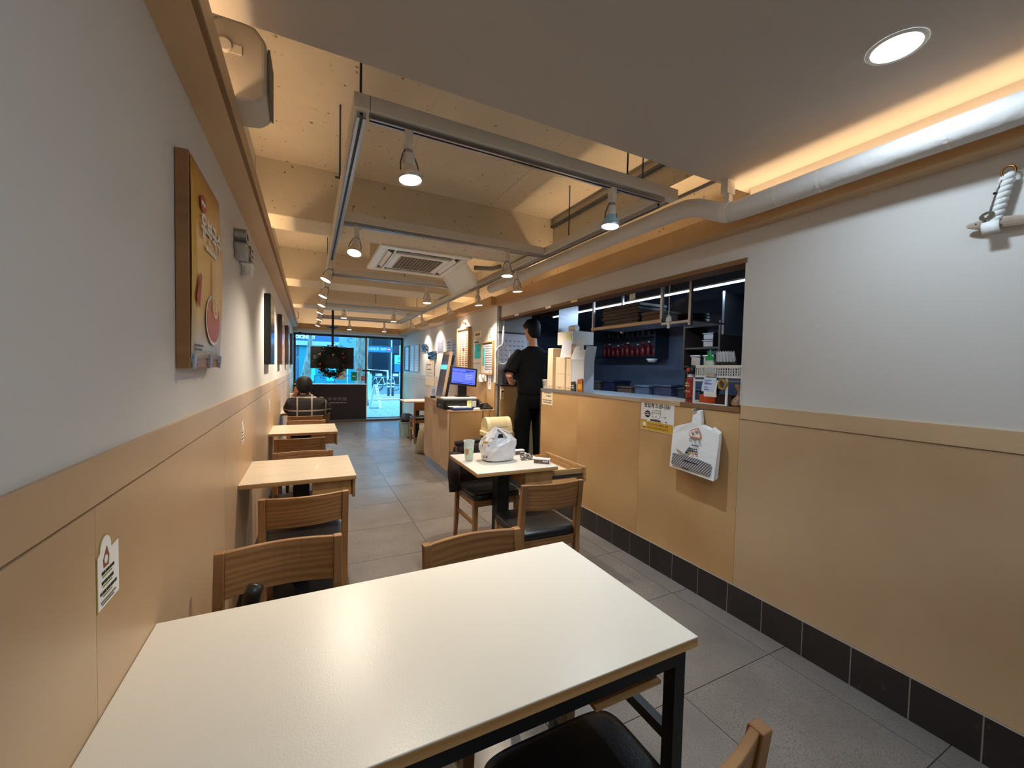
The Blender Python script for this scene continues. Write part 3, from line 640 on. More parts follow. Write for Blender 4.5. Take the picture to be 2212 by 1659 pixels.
# near table on a black steel frame
t = thing('dining_table', 'large white topped dining table on a black steel frame nearest the viewer', 'table')
b = B().box(XL+0.001, 0.863, 0.665, 1.268, 0.716, 0.720); b.obj('tabletop', white_top, t, bevel=0.0015)
box('edge_band', XL+0.001, 0.863, 0.665, 1.268, 0.694, 0.7158, oak_edge, t, bevel=0.001)
b = B(); b.box(XL+0.03, 0.845, 0.685, 0.72, 0.645, 0.6935); b.box(XL+0.03, 0.845, 1.215, 1.25, 0.645, 0.6935); b.box(0.81, 0.845, 0.72, 1.215, 0.645, 0.6935); b.box(XL+0.03, XL+0.065, 0.72, 1.215, 0.645, 0.6935); b.obj('frame', black_m, t)
for x in (XL+0.03, 0.81):
    for y in (0.685, 1.215): box('leg', x, x+0.035, y, y+0.035, 0, 0.6448, black_m, t)
box('stretcher', 0.815, 0.84, 0.721, 1.214, 0.43, 0.46, black_m, t)
box('stretcher', XL+0.035, XL+0.06, 0.721, 1.214, 0.43, 0.46, black_m, t)
box('drawer_case', 0.60, 0.805, 0.74, 1.19, 0.585, 0.6445, drawer_wood, t); box('drawer', 0.60, 0.808, 0.725, 1.205, 0.575, 0.5848, oak_edge, t)
def small_table(name, label, x0, y0, rz=0.0, w=0.59, d=0.60, out=0.0, top=None, ped=0.045):
    t = thing(name, label, 'table', (x0+w/2, y0+d/2, 0), (0, 0, rz), 'small square pedestal tables')
    X, Y = w/2, d/2
    box('tabletop', -X, X, -Y, Y, 0.716, 0.720, top or birch_top, t, bevel=0.0012); box('edge_band', -X, X, -Y, Y, 0.695, 0.7158, oak_edge, t, bevel=0.001)
    box('pedestal', -ped, ped, -ped, ped, 0.012, 0.694, black_m, t); box('base', -0.2, 0.2, -0.2, 0.2, 0, 0.0118, black_m, t, bevel=0.003); box('spider', -0.2, 0.06 if not out else 0.0, -0.03, 0.03, 0.675, 0.6945, black_m, t)
    drawer(t, 0.06, X-0.004, -Y+0.03, Y-0.03, 0.585, 0.694, out)
    return t
small_table('dining_table', 'small birch topped table against the left wall, second from the viewer', XL+0.001, 2.548)
small_table('dining_table', 'small birch topped table against the left wall, third from the viewer', XL+0.001, 4.32)
small_table('dining_table', 'small birch topped table at which the customer in the plaid jacket sits', XL+0.001, 6.06)
small_table('dining_table', 'small white topped table with pulled out drawer holding the carrier bag', 0.935, 2.300, -0.02, 0.58, 0.59, 0.25, white_top)
small_table('dining_table', 'small table by the right wall beyond the cash counter', 1.60, 7.66, 0.0, 0.58, 0.60, 0.0, white_top)

# ================================================================== CHAIRS
def chair_proto():
    t = bpy.data.objects.new('dining_chair', None); COL.objects.link(t)
    for s in (-1, 1):
        x = s*0.180
        def sec(y, z, hw, hd): return [(x-hw, y-hd, z), (x+hw, y-hd, z), (x+hw, y+hd, z), (x-hw, y+hd, z)]
        B().loft([sec(-0.215, 0, 0.013, 0.014), sec(-0.19, 0.16, 0.014, 0.018), sec(-0.178, 0.42, 0.015, 0.022), sec(-0.19, 0.58, 0.015, 0.019), sec(-0.214, 0.742, 0.0148, 0.015)]).obj('rear_leg', oak_v, t, bevel=0.003)
        def sec2(y, z, hw): return [(s*0.17-hw, y-hw, z), (s*0.17+hw, y-hw, z), (s*0.17+hw, y+hw, z), (s*0.17-hw, y+hw, z)]
        B().loft([sec2(0.175, 0, 0.0135), sec2(0.172, 0.2, 0.016), sec2(0.17, 0.414, 0.0185)]).obj('front_leg', oak_v, t, bevel=0.003)
        box('side_apron', s*0.17-0.010, s*0.17+0.010, -0.158, 0.150, 0.362, 0.414, oak, t, bevel=0.002); box('side_stretcher', s*0.172-0.009, s*0.172+0.009, -0.166, 0.154, 0.225, 0.250, oak, t, bevel=0.002)
    box('front_apron', -0.150, 0.150, 0.160, 0.180, 0.362, 0.414, oak, t, bevel=0.002); box('rear_apron', -0.163, 0.163, -0.186, -0.168, 0.362, 0.414, oak, t, bevel=0.002)
    # cushion
    def ring(z, k): return [((0.196-k)*(math.copysign(abs(math.cos(a))**0.28, math.cos(a))), 0.012+(0.200-k)*(math.copysign(abs(math.sin(a))**0.28, math.sin(a))), z) for a in [2*PI*(j+0.5)/40 for j in range(40)]]
    b = B(); b.loft([ring(0.415, 0.012), ring(0.421, 0.0), ring(0.447, 0.0), ring(0.458, 0.008), ring(0.464, 0.03), ring(0.466, 0.10)])
    b.obj('seat_cushion', black_l, t, smooth=True)
    # bowed back panel between the posts
    def bk(u, z, dy):
        x = -0.1655 + 0.331*u; yb = -0.190 - (z-0.58)*0.145
        return (x, yb - 0.030*math.sin(PI*u) + dy, z)
    n = 12; rings = []
    for i in range(n+1):
        u = i/n; rings.append([bk(u, 0.592, -0.009), bk(u, 0.741, -0.009), bk(u, 0.741, 0.009), bk(u, 0.592, 0.009)])
    B().loft(rings).obj('back_panel', oak, t, bevel=0.003)
    return t
ch0 = chair_proto()
CH = [  # x, y of the back line, facing (0: +Y, 1: -Y), extra yaw, label
    (-0.080, 1.612, 1, 0.02, 'oak dining chair with black seat facing the near table on its left side'),
    (0.560, 1.405, 1, 0.02, 'oak dining chair tucked under the near table on its right side'),
    (-0.020, 2.175, 0, 0.02, 'oak dining chair pulled up to the second wall table with its back to the viewer'),
    (-0.035, 3.275, 1, 0.0, 'oak dining chair behind the second wall table facing the viewer'),
    (-0.070, 3.885, 0, 0.0, 'oak dining chair in front of the third wall table with its back to the viewer'),
    (-0.030, 5.10, 1, 0.0, 'oak dining chair behind the third wall table facing the viewer'),
    (-0.040, 5.555, 0, 0.0, 'oak dining chair on which the customer in the plaid jacket sits'),
    (1.235, 1.905, 0, -0.05, 'oak dining chair with glossy black seat in front of the table with the carrier bag'),
    (1.245, 3.10, 1, 0.02, 'oak dining chair with a dark coat over its back behind the carrier bag table'),
    (0.545, 0.425, 0, 0.0, 'oak dining chair at the bottom edge of the view in front of the near table'),
    (1.86, 7.20, 0, 0.0, 'oak dining chair half hidden by the cash counter near the shop front'),
]
spots_ch = [ch0] + [copy_tree(ch0) for _ in CH[1:]]
for o, (x, y, f, a, lab) in zip(spots_ch, CH):
    o.location = (x, y + (0.214 if f == 0 else -0.214), 0); o.rotation_euler = (0, 0, (PI if f else 0)+a)
    tag(o, lab, 'chair', 'oak dining chairs')

# ================================================================== PEOPLE
def ring_e(c, rx, ry, n=16, yaw=0.0, tilt=0.0):
    M = Matrix.Rotation(yaw, 3, 'Z') @ Matrix.Rotation(tilt, 3, 'X')
    return [Vector(c) + M @ Vector((rx*math.cos(2*PI*k/n), ry*math.sin(2*PI*k/n), 0)) for k in range(n)]
def head(b, c, yaw, s=1.0, tilt=0.0):
    """face looks along local +Y; c = chin-to-crown centre"""
    M = Matrix.Translation(c) @ Matrix.Rotation(yaw, 4, 'Z') @ Matrix.Rotation(tilt, 4, 'X')
    prof = [(-0.115, 0.030, 0.035, 0.035), (-0.10, 0.042, 0.055, 0.025), (-0.06, 0.058, 0.078, 0.012), (-0.01, 0.068, 0.092, 0.0), (0.04, 0.074, 0.098, -0.004), (0.08, 0.066, 0.086, -0.008), (0.105, 0.042, 0.055, -0.01), (0.115, 0.012, 0.015, -0.01)]
    b.loft([[M @ Vector((rx*s*math.cos(2*PI*k/16), (ry*math.sin(2*PI*k/16)+yo)*s, z*s)) for k in range(16)] for z, rx, ry, yo in prof])
    # nose, ears
    b.limb([(M @ Vector((0, 0.088*s, 0.012*s)), 0.008*s), (M @ Vector((0, 0.106*s, -0.022*s)), 0.013*s), (M @ Vector((0, 0.088*s, -0.032*s)), 0.012*s)], 8)
    for q in (-1, 1): b.limb([(M @ Vector((q*0.072*s, -0.004*s, 0.02*s)), 0.012*s), (M @ Vector((q*0.080*s, -0.012*s, 0.0)), 0.017*s), (M @ Vector((q*0.072*s, 0.0, -0.032*s)), 0.010*s)], 8)
    return M
def face_parts(M, s, root):
    for q in (-1, 1):
        B().lathe([(0.0, -0.006), (0.011, 0), (0.0, 0.006)], 10).obj('eye', mat('eye_white', (235, 232, 228), 0.3), root).matrix_local = M @ Matrix.Translation((q*0.031*s, 0.086*s, 0.008*s))
        B().limb([((q*0.014*s, 0.094*s, 0.03*s), 0.003), ((q*0.046*s, 0.082*s, 0.031*s), 0.003)], 6).obj('eyebrow', hair_m, root).matrix_local = M
    B().limb([((-0.022*s, 0.086*s, -0.058*s), 0.004), ((0, 0.093*s, -0.060*s), 0.005), ((0.022*s, 0.086*s, -0.058*s), 0.004)], 6).obj('mouth', mat('lips', (170, 96, 88), 0.5), root).matrix_local = M
def hand(b, wrist, dirv, palm_n, s=1.0, curl=0.5, side=1):
    """palm plus four fingers and a thumb, curled"""
    d = Vector(dirv).normalized(); n = Vector(palm_n); n = (n - d*n.dot(d)).normalized(); w = d.cross(n)*side
    W = Vector(wrist)
    b.limb([(W, 0.024*s, 0.019*s), (W+d*0.03*s, 0.034*s, 0.017*s), (W+d*0.075*s, 0.040*s, 0.014*s), (W+d*0.09*s, 0.034*s, 0.012*s)], 10)
    for k, (off, ln) in enumerate(((-0.030, 0.070), (-0.010, 0.080), (0.010, 0.075), (0.029, 0.058))):
        p = W + d*0.082*s + w*off*s; a = 0.0; pts = [(p, 0.0095*s)]
        for seg in (0.45, 0.32, 0.23):
            a += curl; p = p + (d*math.cos(a) + n*math.sin(a))*ln*seg*s; pts.append((p, 0.0085*s))
        b.limb(pts, 8)
    p = W + d*0.025*s - w*0.030*s; b.limb([(p, 0.012*s), (p + (d*0.6 - w*0.8)*0.032*s, 0.011*s), (p + (d*0.8 - w*0.75 + n*0.3)*0.062*s, 0.009*s)], 8)

black_cloth = mat('black_cloth', (9, 9, 10), 0.9, spec=0.15, bump=(14, 0.5))
trouser_m = mat('black_trousers', (7, 7, 8), 0.9, spec=0.15, bump=(9, 0.6))
# --- worker standing in the kitchen passage, back to the viewer
FZ = 0.17
wk = thing('person', 'person in black t-shirt and black trousers standing with back turned in the kitchen passage', 'person', (2.37, 4.20, FZ), (0, 0, -0.16))
b = B()
b.loft([ring_e((0, 0, z), rx, ry) for z, rx, ry in ((0.86, 0.12, 0.09), (0.95, 0.14, 0.10), (1.05, 0.14, 0.095), (1.20, 0.165, 0.105), (1.34, 0.18, 0.105), (1.42, 0.15, 0.085), (1.47, 0.07, 0.06))])
b.limb([((0, 0.0, 1.44), 0.056), ((0, 0.012, 1.50), 0.052), ((0.0, 0.03, 1.58), 0.052)], 12)
for s in (-1, 1):
    b.limb([((s*0.08, 0, 0.88), 0.075), ((s*0.10, 0.01, 0.70), 0.075), ((s*0.10, 0.015, 0.48), 0.055), ((s*0.105, -0.01, 0.28), 0.052), ((s*0.11, -0.01, 0.07), 0.036), ((s*0.11, -0.01, 0.03), 0.04)], 12)
    b.limb([((s*0.11, -0.05, 0.04), 0.035), ((s*0.115, 0.06, 0.035), 0.036), ((s*0.125, 0.15, 0.028), 0.026)], 10)
# arms: left elbow out, both hands working in front
armL = [((-0.17, 0, 1.385), 0.058), ((-0.235, -0.01, 1.29), 0.052), ((-0.305, -0.035, 1.125), 0.043), ((-0.235, 0.085, 1.045), 0.038), ((-0.13, 0.20, 1.03), 0.028)]
armR = [((0.17, 0, 1.385), 0.058), ((0.225, -0.01, 1.27), 0.050), ((0.255, -0.02, 1.11), 0.043), ((0.215, 0.12, 1.02), 0.038), ((0.13, 0.25, 0.99), 0.028)]
b.limb(armL, 12); b.limb(armR, 12)
hand(b, (-0.13, 0.20, 1.03), (0.75, 0.65, 0.0), (0.1, 0, -1), 1.0, 0.5, 1); hand(b, (0.13, 0.25, 0.99), (-0.4, 0.9, -0.1), (0, 0, -1), 1.0, 0.5, -1)
HM = head(b, (-0.005, 0.055, 1.668), 0.42, 1.03, -0.16)
sculpt('body', b, skin_m, wk, 0.010, 4)
face_parts(HM, 1.03, wk)
b = B()
b.loft([ring_e((0, 0, z), rx, ry) for z, rx, ry in ((0.90, 0.180, 0.135), (0.96, 0.186, 0.138), (1.08, 0.186, 0.13), (1.22, 0.198, 0.128), (1.34, 0.212, 0.122), (1.405, 0.185, 0.105), (1.45, 0.10, 0.078), (1.475, 0.074, 0.07))])
b.limb([((-0.14, 0, 1.39), 0.082), ((-0.24, -0.012, 1.28), 0.082), ((-0.297, -0.03, 1.165), 0.080), ((-0.300, -0.032, 1.155), 0.076)], 14); b.limb([((0.14, 0, 1.39), 0.082), ((0.228, -0.012, 1.26), 0.080), ((0.257, -0.02, 1.13), 0.078), ((0.258, -0.02, 1.122), 0.074)], 14)
sculpt('t_shirt', b, black_cloth, wk, 0.012, 5)
b = B()
b.loft([ring_e((0, 0, z), rx, ry) for z, rx, ry in ((0.74, 0.16, 0.12), (0.84, 0.182, 0.135), (0.93, 0.176, 0.130), (0.965, 0.168, 0.124))])
for s in (-1, 1): b.limb([((s*0.085, 0, 0.84), 0.105), ((s*0.105, 0.008, 0.66), 0.105), ((s*0.112, 0.012, 0.47), 0.092), ((s*0.116, 0.0, 0.26), 0.088), ((s*0.118, 0.0, 0.085), 0.080), ((s*0.118, 0.005, 0.06), 0.076)], 14)
b.limb([((-0.205, 0.0, 0.62), 0.02), ((-0.205, 0.0, 0.46), 0.022)], 8)
sculpt('trousers', b, trouser_m, wk, 0.013, 4)
for s in (-1, 1): B().loft([ring_e((s*0.116, 0.05, z), rx, ry) for z, rx, ry in ((0.0, 0.048, 0.135), (0.02, 0.052, 0.14), (0.05, 0.05, 0.125), (0.08, 0.04, 0.07))]).obj('shoe', black_p, wk, smooth=True)
b = B()
def hairpt(z, rx, ry, yo): return [HM @ Vector((rx*math.cos(2*PI*k/20), ry*math.sin(2*PI*k/20)+yo, z)) for k in range(20)]
b.loft([hairpt(-0.105, 0.052, 0.040, -0.052), hairpt(-0.05, 0.076, 0.068, -0.042), hairpt(0.0, 0.087, 0.088, -0.030), hairpt(0.05, 0.092, 0.108, -0.012), hairpt(0.095, 0.082, 0.098, -0.010), hairpt(0.128, 0.052, 0.064, -0.014), hairpt(0.138, 0.016, 0.02, -0.014)])
b.limb([(HM @ Vector((-0.066, 0.052, 0.062)), 0.026), (HM @ Vector((0, 0.074, 0.074)), 0.026), (HM @ Vector((0.066, 0.052, 0.062)), 0.026)], 10)
sculpt('hair', b, hair_m, wk, 0.010, 3)
B().limb([((-0.195, 0.128, 1.038), 0.040, 0.040), ((-0.168, 0.157, 1.034), 0.039, 0.039)], 12).obj('wristband', black_p, wk)

# --- customer seated at the table by the left wall, back to the viewer
def plaid():
    m = bpy.data.materials.new('plaid_wool'); m.use_nodes = True
    nt = m.node_tree; L = nt.links.new; bs = nt.nodes['Principled BSDF']; bs.inputs['Roughness'].default_value = 0.9
    tc = nt.nodes.new('ShaderNodeTexCoord'); sx = nt.nodes.new('ShaderNodeSeparateXYZ'); L(tc.outputs['Object'], sx.inputs[0])
    def stripe(out, period, off, width):
        a = nt.nodes.new('ShaderNodeMath'); a.operation = 'ADD'; a.inputs[1].default_value = off+period*10
        m1 = nt.nodes.new('ShaderNodeMath'); m1.operation = 'MODULO'; m1.inputs[1].default_value = period
        c = nt.nodes.new('ShaderNodeMath'); c.operation = 'LESS_THAN'; c.inputs[1].default_value = width
        L(out, a.inputs[0]); L(a.outputs[0], m1.inputs[0]); L(m1.outputs[0], c.inputs[0]); return c.outputs[0]
    v = stripe(sx.outputs['X'], 0.165, -0.055, 0.016); h = stripe(sx.outputs['Z'], 0.165, -0.12, 0.016)
    mx = nt.nodes.new('ShaderNodeMath'); mx.operation = 'MAXIMUM'; L(v, mx.inputs[0]); L(h, mx.inputs[1])
    mix = nt.nodes.new('ShaderNodeMix'); mix.data_type = 'RGBA'; mix.inputs[6].default_value = lin((24, 20, 21)); mix.inputs[7].default_value = lin((150, 140, 128))
    L(mx.outputs[0], mix.inputs[0]); L(mix.outputs[2], bs.inputs['Base Color']); return m
plaid_m = plaid()
ps = thing('person', 'seated person in dark plaid jacket leaning head on hand at a wall table', 'person', (-0.035, 5.80, 0))
b = B()
b.loft([ring_e((0, yo, z), rx, ry) for z, yo, rx, ry in ((0.47, -0.02, 0.16, 0.12), (0.58, 0.0, 0.15, 0.11), (0.74, 0.03, 0.165, 0.11), (0.88, 0.05, 0.17, 0.10), (0.95, 0.055, 0.12, 0.08), (0.985, 0.06, 0.06, 0.055))])
b.limb([((0, 0.06, 0.95), 0.052), ((-0.01, 0.085, 1.03), 0.05)], 12)
SHM = head(b, (-0.028, 0.11, 1.085), 0.08, 0.96, -0.25)
for s in (-1, 1):
    b.limb([((s*0.09, 0.0, 0.53), 0.085), ((s*0.11, 0.22, 0.53), 0.075), ((s*0.115, 0.40, 0.50), 0.058), ((s*0.115, 0.42, 0.44), 0.055), ((s*0.115, 0.40, 0.24), 0.05), ((s*0.115, 0.38, 0.06), 0.036)], 12)
    b.limb([((s*0.115, 0.35, 0.04), 0.034), ((s*0.118, 0.46, 0.034), 0.034), ((s*0.12, 0.55, 0.028), 0.024)], 10)
b.limb([((-0.16, 0.04, 0.90), 0.052), ((-0.20, 0.20, 0.80), 0.045), ((-0.215, 0.33, 0.76), 0.04), ((-0.175, 0.26, 0.90), 0.034), ((-0.125, 0.20, 1.00), 0.026)], 12)
hand(b, (-0.125, 0.20, 1.00), (0.25, -0.35, 0.9), (1, 0.2, 0), 0.95, 0.35, 1)
b.limb([((0.16, 0.04, 0.90), 0.052), ((0.225, 0.14, 0.78), 0.045), ((0.24, 0.26, 0.755), 0.04), ((0.15, 0.38, 0.752), 0.033), ((0.07, 0.44, 0.752), 0.026)], 12)
hand(b, (0.07, 0.44, 0.752), (-0.8, 0.6, 0), (0, 0, -1), 0.95, 0.2, -1)
sculpt('body', b, skin_m, ps, 0.010, 4)
face_parts(SHM, 0.96, ps)
b = B()
b.loft([ring_e((0, yo, z), rx, ry) for z, yo, rx, ry in ((0.475, -0.02, 0.205, 0.15), (0.58, -0.005, 0.205, 0.15), (0.74, 0.025, 0.212, 0.145), (0.85, 0.045, 0.220, 0.135), (0.915, 0.05, 0.190, 0.115), (0.955, 0.055, 0.105, 0.088), (0.985, 0.06, 0.082, 0.078))])
b.limb([((-0.14, 0.04, 0.89), 0.088), ((-0.20, 0.19, 0.79), 0.074), ((-0.212, 0.33, 0.775), 0.060), ((-0.19, 0.275, 0.875), 0.052)], 14)
b.limb([((0.14, 0.04, 0.89), 0.088), ((0.225, 0.13, 0.785), 0.078), ((0.24, 0.27, 0.775), 0.062), ((0.15, 0.375, 0.765), 0.05), ((0.11, 0.405, 0.763), 0.046)], 14)
sculpt('plaid_jacket', b, plaid_m, ps, 0.012, 5)
b = B()
b.loft([ring_e((0, -0.01, z), rx, ry) for z, rx, ry in ((0.465, 0.17, 0.14), (0.55, 0.17, 0.13), (0.6, 0.15, 0.11))])
for s in (-1, 1): b.limb([((s*0.09, 0.0, 0.545), 0.095), ((s*0.11, 0.22, 0.54), 0.088), ((s*0.115, 0.42, 0.50), 0.072), ((s*0.115, 0.42, 0.42), 0.068), ((s*0.115, 0.40, 0.24), 0.065), ((s*0.115, 0.39, 0.07), 0.058)], 14)
sculpt('trousers', b, trouser_m, ps, 0.013, 4)
for s in (-1, 1): B().loft([ring_e((s*0.117, 0.45, z), rx, ry) for z, rx, ry in ((0.0, 0.045, 0.125), (0.02, 0.048, 0.13), (0.05, 0.045, 0.11), (0.075, 0.036, 0.06))]).obj('shoe', black_p, ps, smooth=True)
b = B()
def hp(z, rx, ry, yo): return [SHM @ Vector((rx*math.cos(2*PI*k/20), ry*math.sin(2*PI*k/20)+yo, z)) for k in range(20)]
b.loft([hp(-0.095, 0.050, 0.045, -0.055), hp(-0.06, 0.080, 0.07, -0.045), hp(0.0, 0.096, 0.098, -0.028), hp(0.05, 0.100, 0.112, -0.012), hp(0.095, 0.086, 0.100, -0.010), hp(0.122, 0.05, 0.06, -0.012), hp(0.13, 0.015, 0.02, -0.012)])
b.limb([(SHM @ Vector((-0.07, 0.065, 0.055)), 0.035), (SHM @ Vector((0, 0.088, 0.075)), 0.034), (SHM @ Vector((0.07, 0.065, 0.055)), 0.035)], 10)
b.limb([(SHM @ Vector((0.01, -0.085, -0.07)), 0.022), (SHM @ Vector((0.04, -0.08, -0.13)), 0.016), (SHM @ Vector((0.05, -0.06, -0.16)), 0.008)], 8)
sculpt('hair', b, hair_m, ps, 0.010, 3)

# ================================================================== LEFT WALL THINGS   (local x = +Y, y = up, z = out of the wall)
def ell(cx, cy, rx, ry, z0, z1, n=28): return B().prism([(cx+rx*math.cos(2*PI*k/n), cy+ry*math.sin(2*PI*k/n)) for k in range(n)], z0, z1)
def grad_mat(name, stops, axis='Y', lo=-0.3, hi=0.3, rough=0.35):
    m = bpy.data.materials.new(name); m.use_nodes = True; MATS[name] = m
    nt = m.node_tree; L = nt.links.new; bs = nt.nodes['Principled BSDF']; bs.inputs['Roughness'].default_value = rough
    tc = nt.nodes.new('ShaderNodeTexCoord'); sx = nt.nodes.new('ShaderNodeSeparateXYZ'); L(tc.outputs['Object'], sx.inputs[0])
    mr = nt.nodes.new('ShaderNodeMapRange'); mr.inputs['From Min'].default_value = lo; mr.inputs['From Max'].default_value = hi; L(sx.outputs[axis], mr.inputs[0])
    r = nt.nodes.new('ShaderNodeValToRGB'); e = r.color_ramp.elements
    e[0].position, e[0].color = stops[0][0], lin(stops[0][1]); e[1].position, e[1].color = stops[-1][0], lin(stops[-1][1])
    for p, c in stops[1:-1]: n = e.new(p); n.color = lin(c)
    L(mr.outputs[0], r.inputs[0]); L(r.outputs[0], bs.inputs['Base Color']); return m
po = thing('framed_poster', 'tall golden food poster clipped to a deep wooden frame on the left wall', 'poster', (XL-0.0088, 1.70, 1.667), R_L)
box('frame', -0.212, 0.212, -0.315, 0.315, 0.001, 0.034, oak_v, po, bevel=0.002)
gm = grad_mat('poster_print_and_glare', [(0.0, (196, 194, 200)), (0.14, (206, 186, 150)), (0.32, (216, 172, 84)), (0.6, (222, 172, 80)), (1.0, (186, 128, 34))])  # golden print; the pale lower end is partly glare painted into the colour
sh = B().sheet(lambda u, v: (-0.208+0.416*u, -0.285+0.588*v, 0.036+0.010*math.sin(PI*v)*(0.3+0.7*u)), 6, 12).obj('poster_sheet', gm, po, smooth=True, solid=0.001)
ell(-0.085, 0.205, 0.038, 0.026, 0.044, 0.0446).obj('red_badge', red_m, po); bars([(-0.112, -0.06, 0.205, 0.012)], paper, po, z=0.0004).location = (0, 0, 0.0448)
text('유부국수', 0.085, paper, po, (0.03, 0.130, 0.0465), ext=0.0004, bold=0.002); bars([(-0.06, 0.10, 0.075, 0.014)], paper, po).location = (0, 0, 0.047)
ell(0.06, -0.15, 0.118, 0.088, 0.0435, 0.0442).obj('bowl_rim', mat('bowl_print', (226, 206, 196), 0.4), po); ell(0.06, -0.15, 0.104, 0.076, 0.0444, 0.0450).obj('soup', mat('soup_print', (196, 92, 52), 0.4), po); ell(0.09, -0.115, 0.034, 0.026, 0.0452, 0.0456).obj('egg', mat('egg_print', (240, 220, 190), 0.4), po); ell(0.09, -0.115, 0.016, 0.013, 0.0457, 0.046).obj('yolk', orange_m, po)
b = B()
for k in range(6): b.prism([(0.03+0.012*k, -0.12), (0.038+0.012*k, -0.12), (0.034+0.014*k, 0.055), (0.028+0.014*k, 0.055)], 0.0462, 0.0466)
b.obj('noodle_strands', mat('noodle_print', (240, 206, 150), 0.4), po)
B().prism([(-0.19, -0.10), (-0.14, -0.02), (-0.12, -0.03), (-0.15, -0.13)], 0.0462, 0.0467).obj('chili', red_m, po); bars([(-0.19, -0.08, -0.245, 0.006), (-0.19, -0.10, -0.258, 0.006)], ink_g, po).location = (0, 0, 0.041)
for x in (-0.19, 0.02, 0.19): B().box(x-0.010, x+0.010, -0.300, -0.272, 0.040, 0.044).box(x-0.006, x+0.006, -0.318, -0.298, 0.036, 0.042).obj('clip', alu, po)
# raised metal letters
ml = thing('metal_letters', 'raised brushed metal Korean letters on the left wall', 'lettering', (XL-0.0088, 2.66, 1.95), R_L)
text('유', 0.17, steel, ml, (-0.10, 0.03, 0.028), ext=0.026, name='letter', bold=0.004); text('부', 0.17, steel, ml, (0.10, -0.015, 0.028), ext=0.026, name='letter', bold=0.004)
# three further frames
for k, (y0, w, lab, st_) in enumerate((
        (4.046, 0.42, 'dark framed food photograph, nearest of the small frames on the left wall', [(0, (20, 14, 10)), (0.3, (70, 44, 22)), (0.38, (24, 16, 12)), (1, (40, 28, 20))]),
        (5.637, 0.42, 'gold and black framed food photograph in the middle of the left wall row', [(0, (200, 140, 40)), (0.3, (190, 120, 30)), (0.6, (120, 72, 20)), (0.75, (40, 26, 14)), (1, (60, 36, 20))]),
        (7.20, 0.42, 'dark red framed food photograph farther along the left wall', [(0, (40, 24, 18)), (0.45, (110, 40, 24)), (0.7, (70, 26, 20)), (1, (30, 20, 18))]),
        (9.02, 0.40, 'dark framed food photograph nearest the shop window on the left wall', [(0, (90, 60, 40)), (0.4, (60, 30, 20)), (0.7, (30, 24, 24)), (1, (24, 18, 18))]))):
    f = thing('framed_photo', lab, 'picture', (XL-0.0088, y0+w/2, 1.666), R_L, 'framed photographs on the left wall')
    box('frame', -w/2, w/2, -0.303, 0.303, 0.001, 0.048, dark_brown if k else black_p, f, bevel=0.002)
    box('photo', -w/2+0.01, w/2-0.01, -0.293, 0.293, 0.0485, 0.050, grad_mat('photo_print%d' % k, st_, rough=0.2), f)
# order stickers by each table
def sticker(y, lab):
    t = thing('table_sticker', lab, 'sticker', (XL+0.0002, y, 0.975), R_L, 'arched notice stickers along the left wainscot')
    arch = [(-0.012+0.024*math.cos(a), 0.046+0.024*math.sin(a)*1.1) for a in [PI*k/12 for k in range(13)]]
    out = [(-0.047, -0.062), (0.047, -0.062), (0.047, 0.046)] + [(0.013, 0.042)] + arch + [(-0.047, 0.040)]
    B().prism(out, 0, 0.0008).obj('border', mat('olive_border', (172, 140, 64), 0.5), t); B().prism([(x*0.94, (y+0.003)*0.965-0.003) for x, y in out], 0.0009, 0.0013).obj('sheet', paper, t)
    B().prism([(-0.024, 0.028), (-0.008, 0.05), (0.002, 0.03), (0.0, 0.012), (-0.022, 0.012)], 0.0014, 0.0017).obj('emblem', mat('emblem_brown', (150, 82, 56), 0.6), t); ell(-0.012, 0.026, 0.007, 0.008, 0.0018, 0.002, 12).obj('emblem_centre', paper, t)
    bars([(-0.03, 0.022, 0.004, 0.006), (-0.03, 0.020, -0.014, 0.006), (-0.036, 0.032, -0.032, 0.006)], ink, t).location = (0, 0, 0.0014); bars([(-0.026, 0.012, -0.003, 0.003), (-0.026, 0.012, -0.021, 0.003), (-0.026, 0.012, -0.039, 0.003)], mat('olive_ink', (150, 150, 60), 0.6), t).location = (0, 0, 0.0014); bars([(-0.034, 0.028, -0.048, 0.003), (-0.03, 0.02, -0.053, 0.003)], ink_g, t).location = (0, 0, 0.0014)
sticker(1.009, 'white arched notice sticker on the wainscot beside the near table'); sticker(2.725, 'arched notice sticker on the wainscot above the second wall table'); sticker(4.45, 'arched notice sticker on the wainscot above the third wall table'); sticker(6.29, 'arched notice sticker on the wainscot beside the seated customer')

# ================================================================== RIGHT WALL THINGS   (local x = -Y, y = up, z = out)
sg = thing('return_sign', 'white and yellow tray return sign with a bowl drawing on the counter front', 'sign', (XR-0.0005, 2.067, 1.061), R_R)
box('board', -0.149, 0.149, -0.104, 0.104, 0, 0.003, paper, sg); box('yellow_band', -0.146, 0.146, -0.101, -0.040, 0.0031, 0.0036, yellow_m, sg)
B().prism([(-0.146, -0.041), (-0.09, -0.041), (-0.09, -0.03), (-0.146, -0.03)], 0.0031, 0.0036).obj('yellow_tab', yellow_m, sg)
text('맛있게 드셨나요?', 0.034, ink, sg, (0.0, 0.072, 0.0037), bold=0.0008)
ell(-0.085, 0.012, 0.027, 0.025, 0.0031, 0.0038).obj('black_badge', ink, sg); bars([(-0.103, -0.067, 0.019, 0.006), (-0.106, -0.064, 0.006, 0.006)], paper, sg, z=0.0004).location = (0, 0, 0.0039)
b = B(); bowl = [(-0.046, 0.024), (-0.042, 0.004), (-0.03, -0.012), (-0.012, -0.020), (0.008, -0.019), (0.024, -0.008), (0.034, 0.012), (0.036, 0.024)]
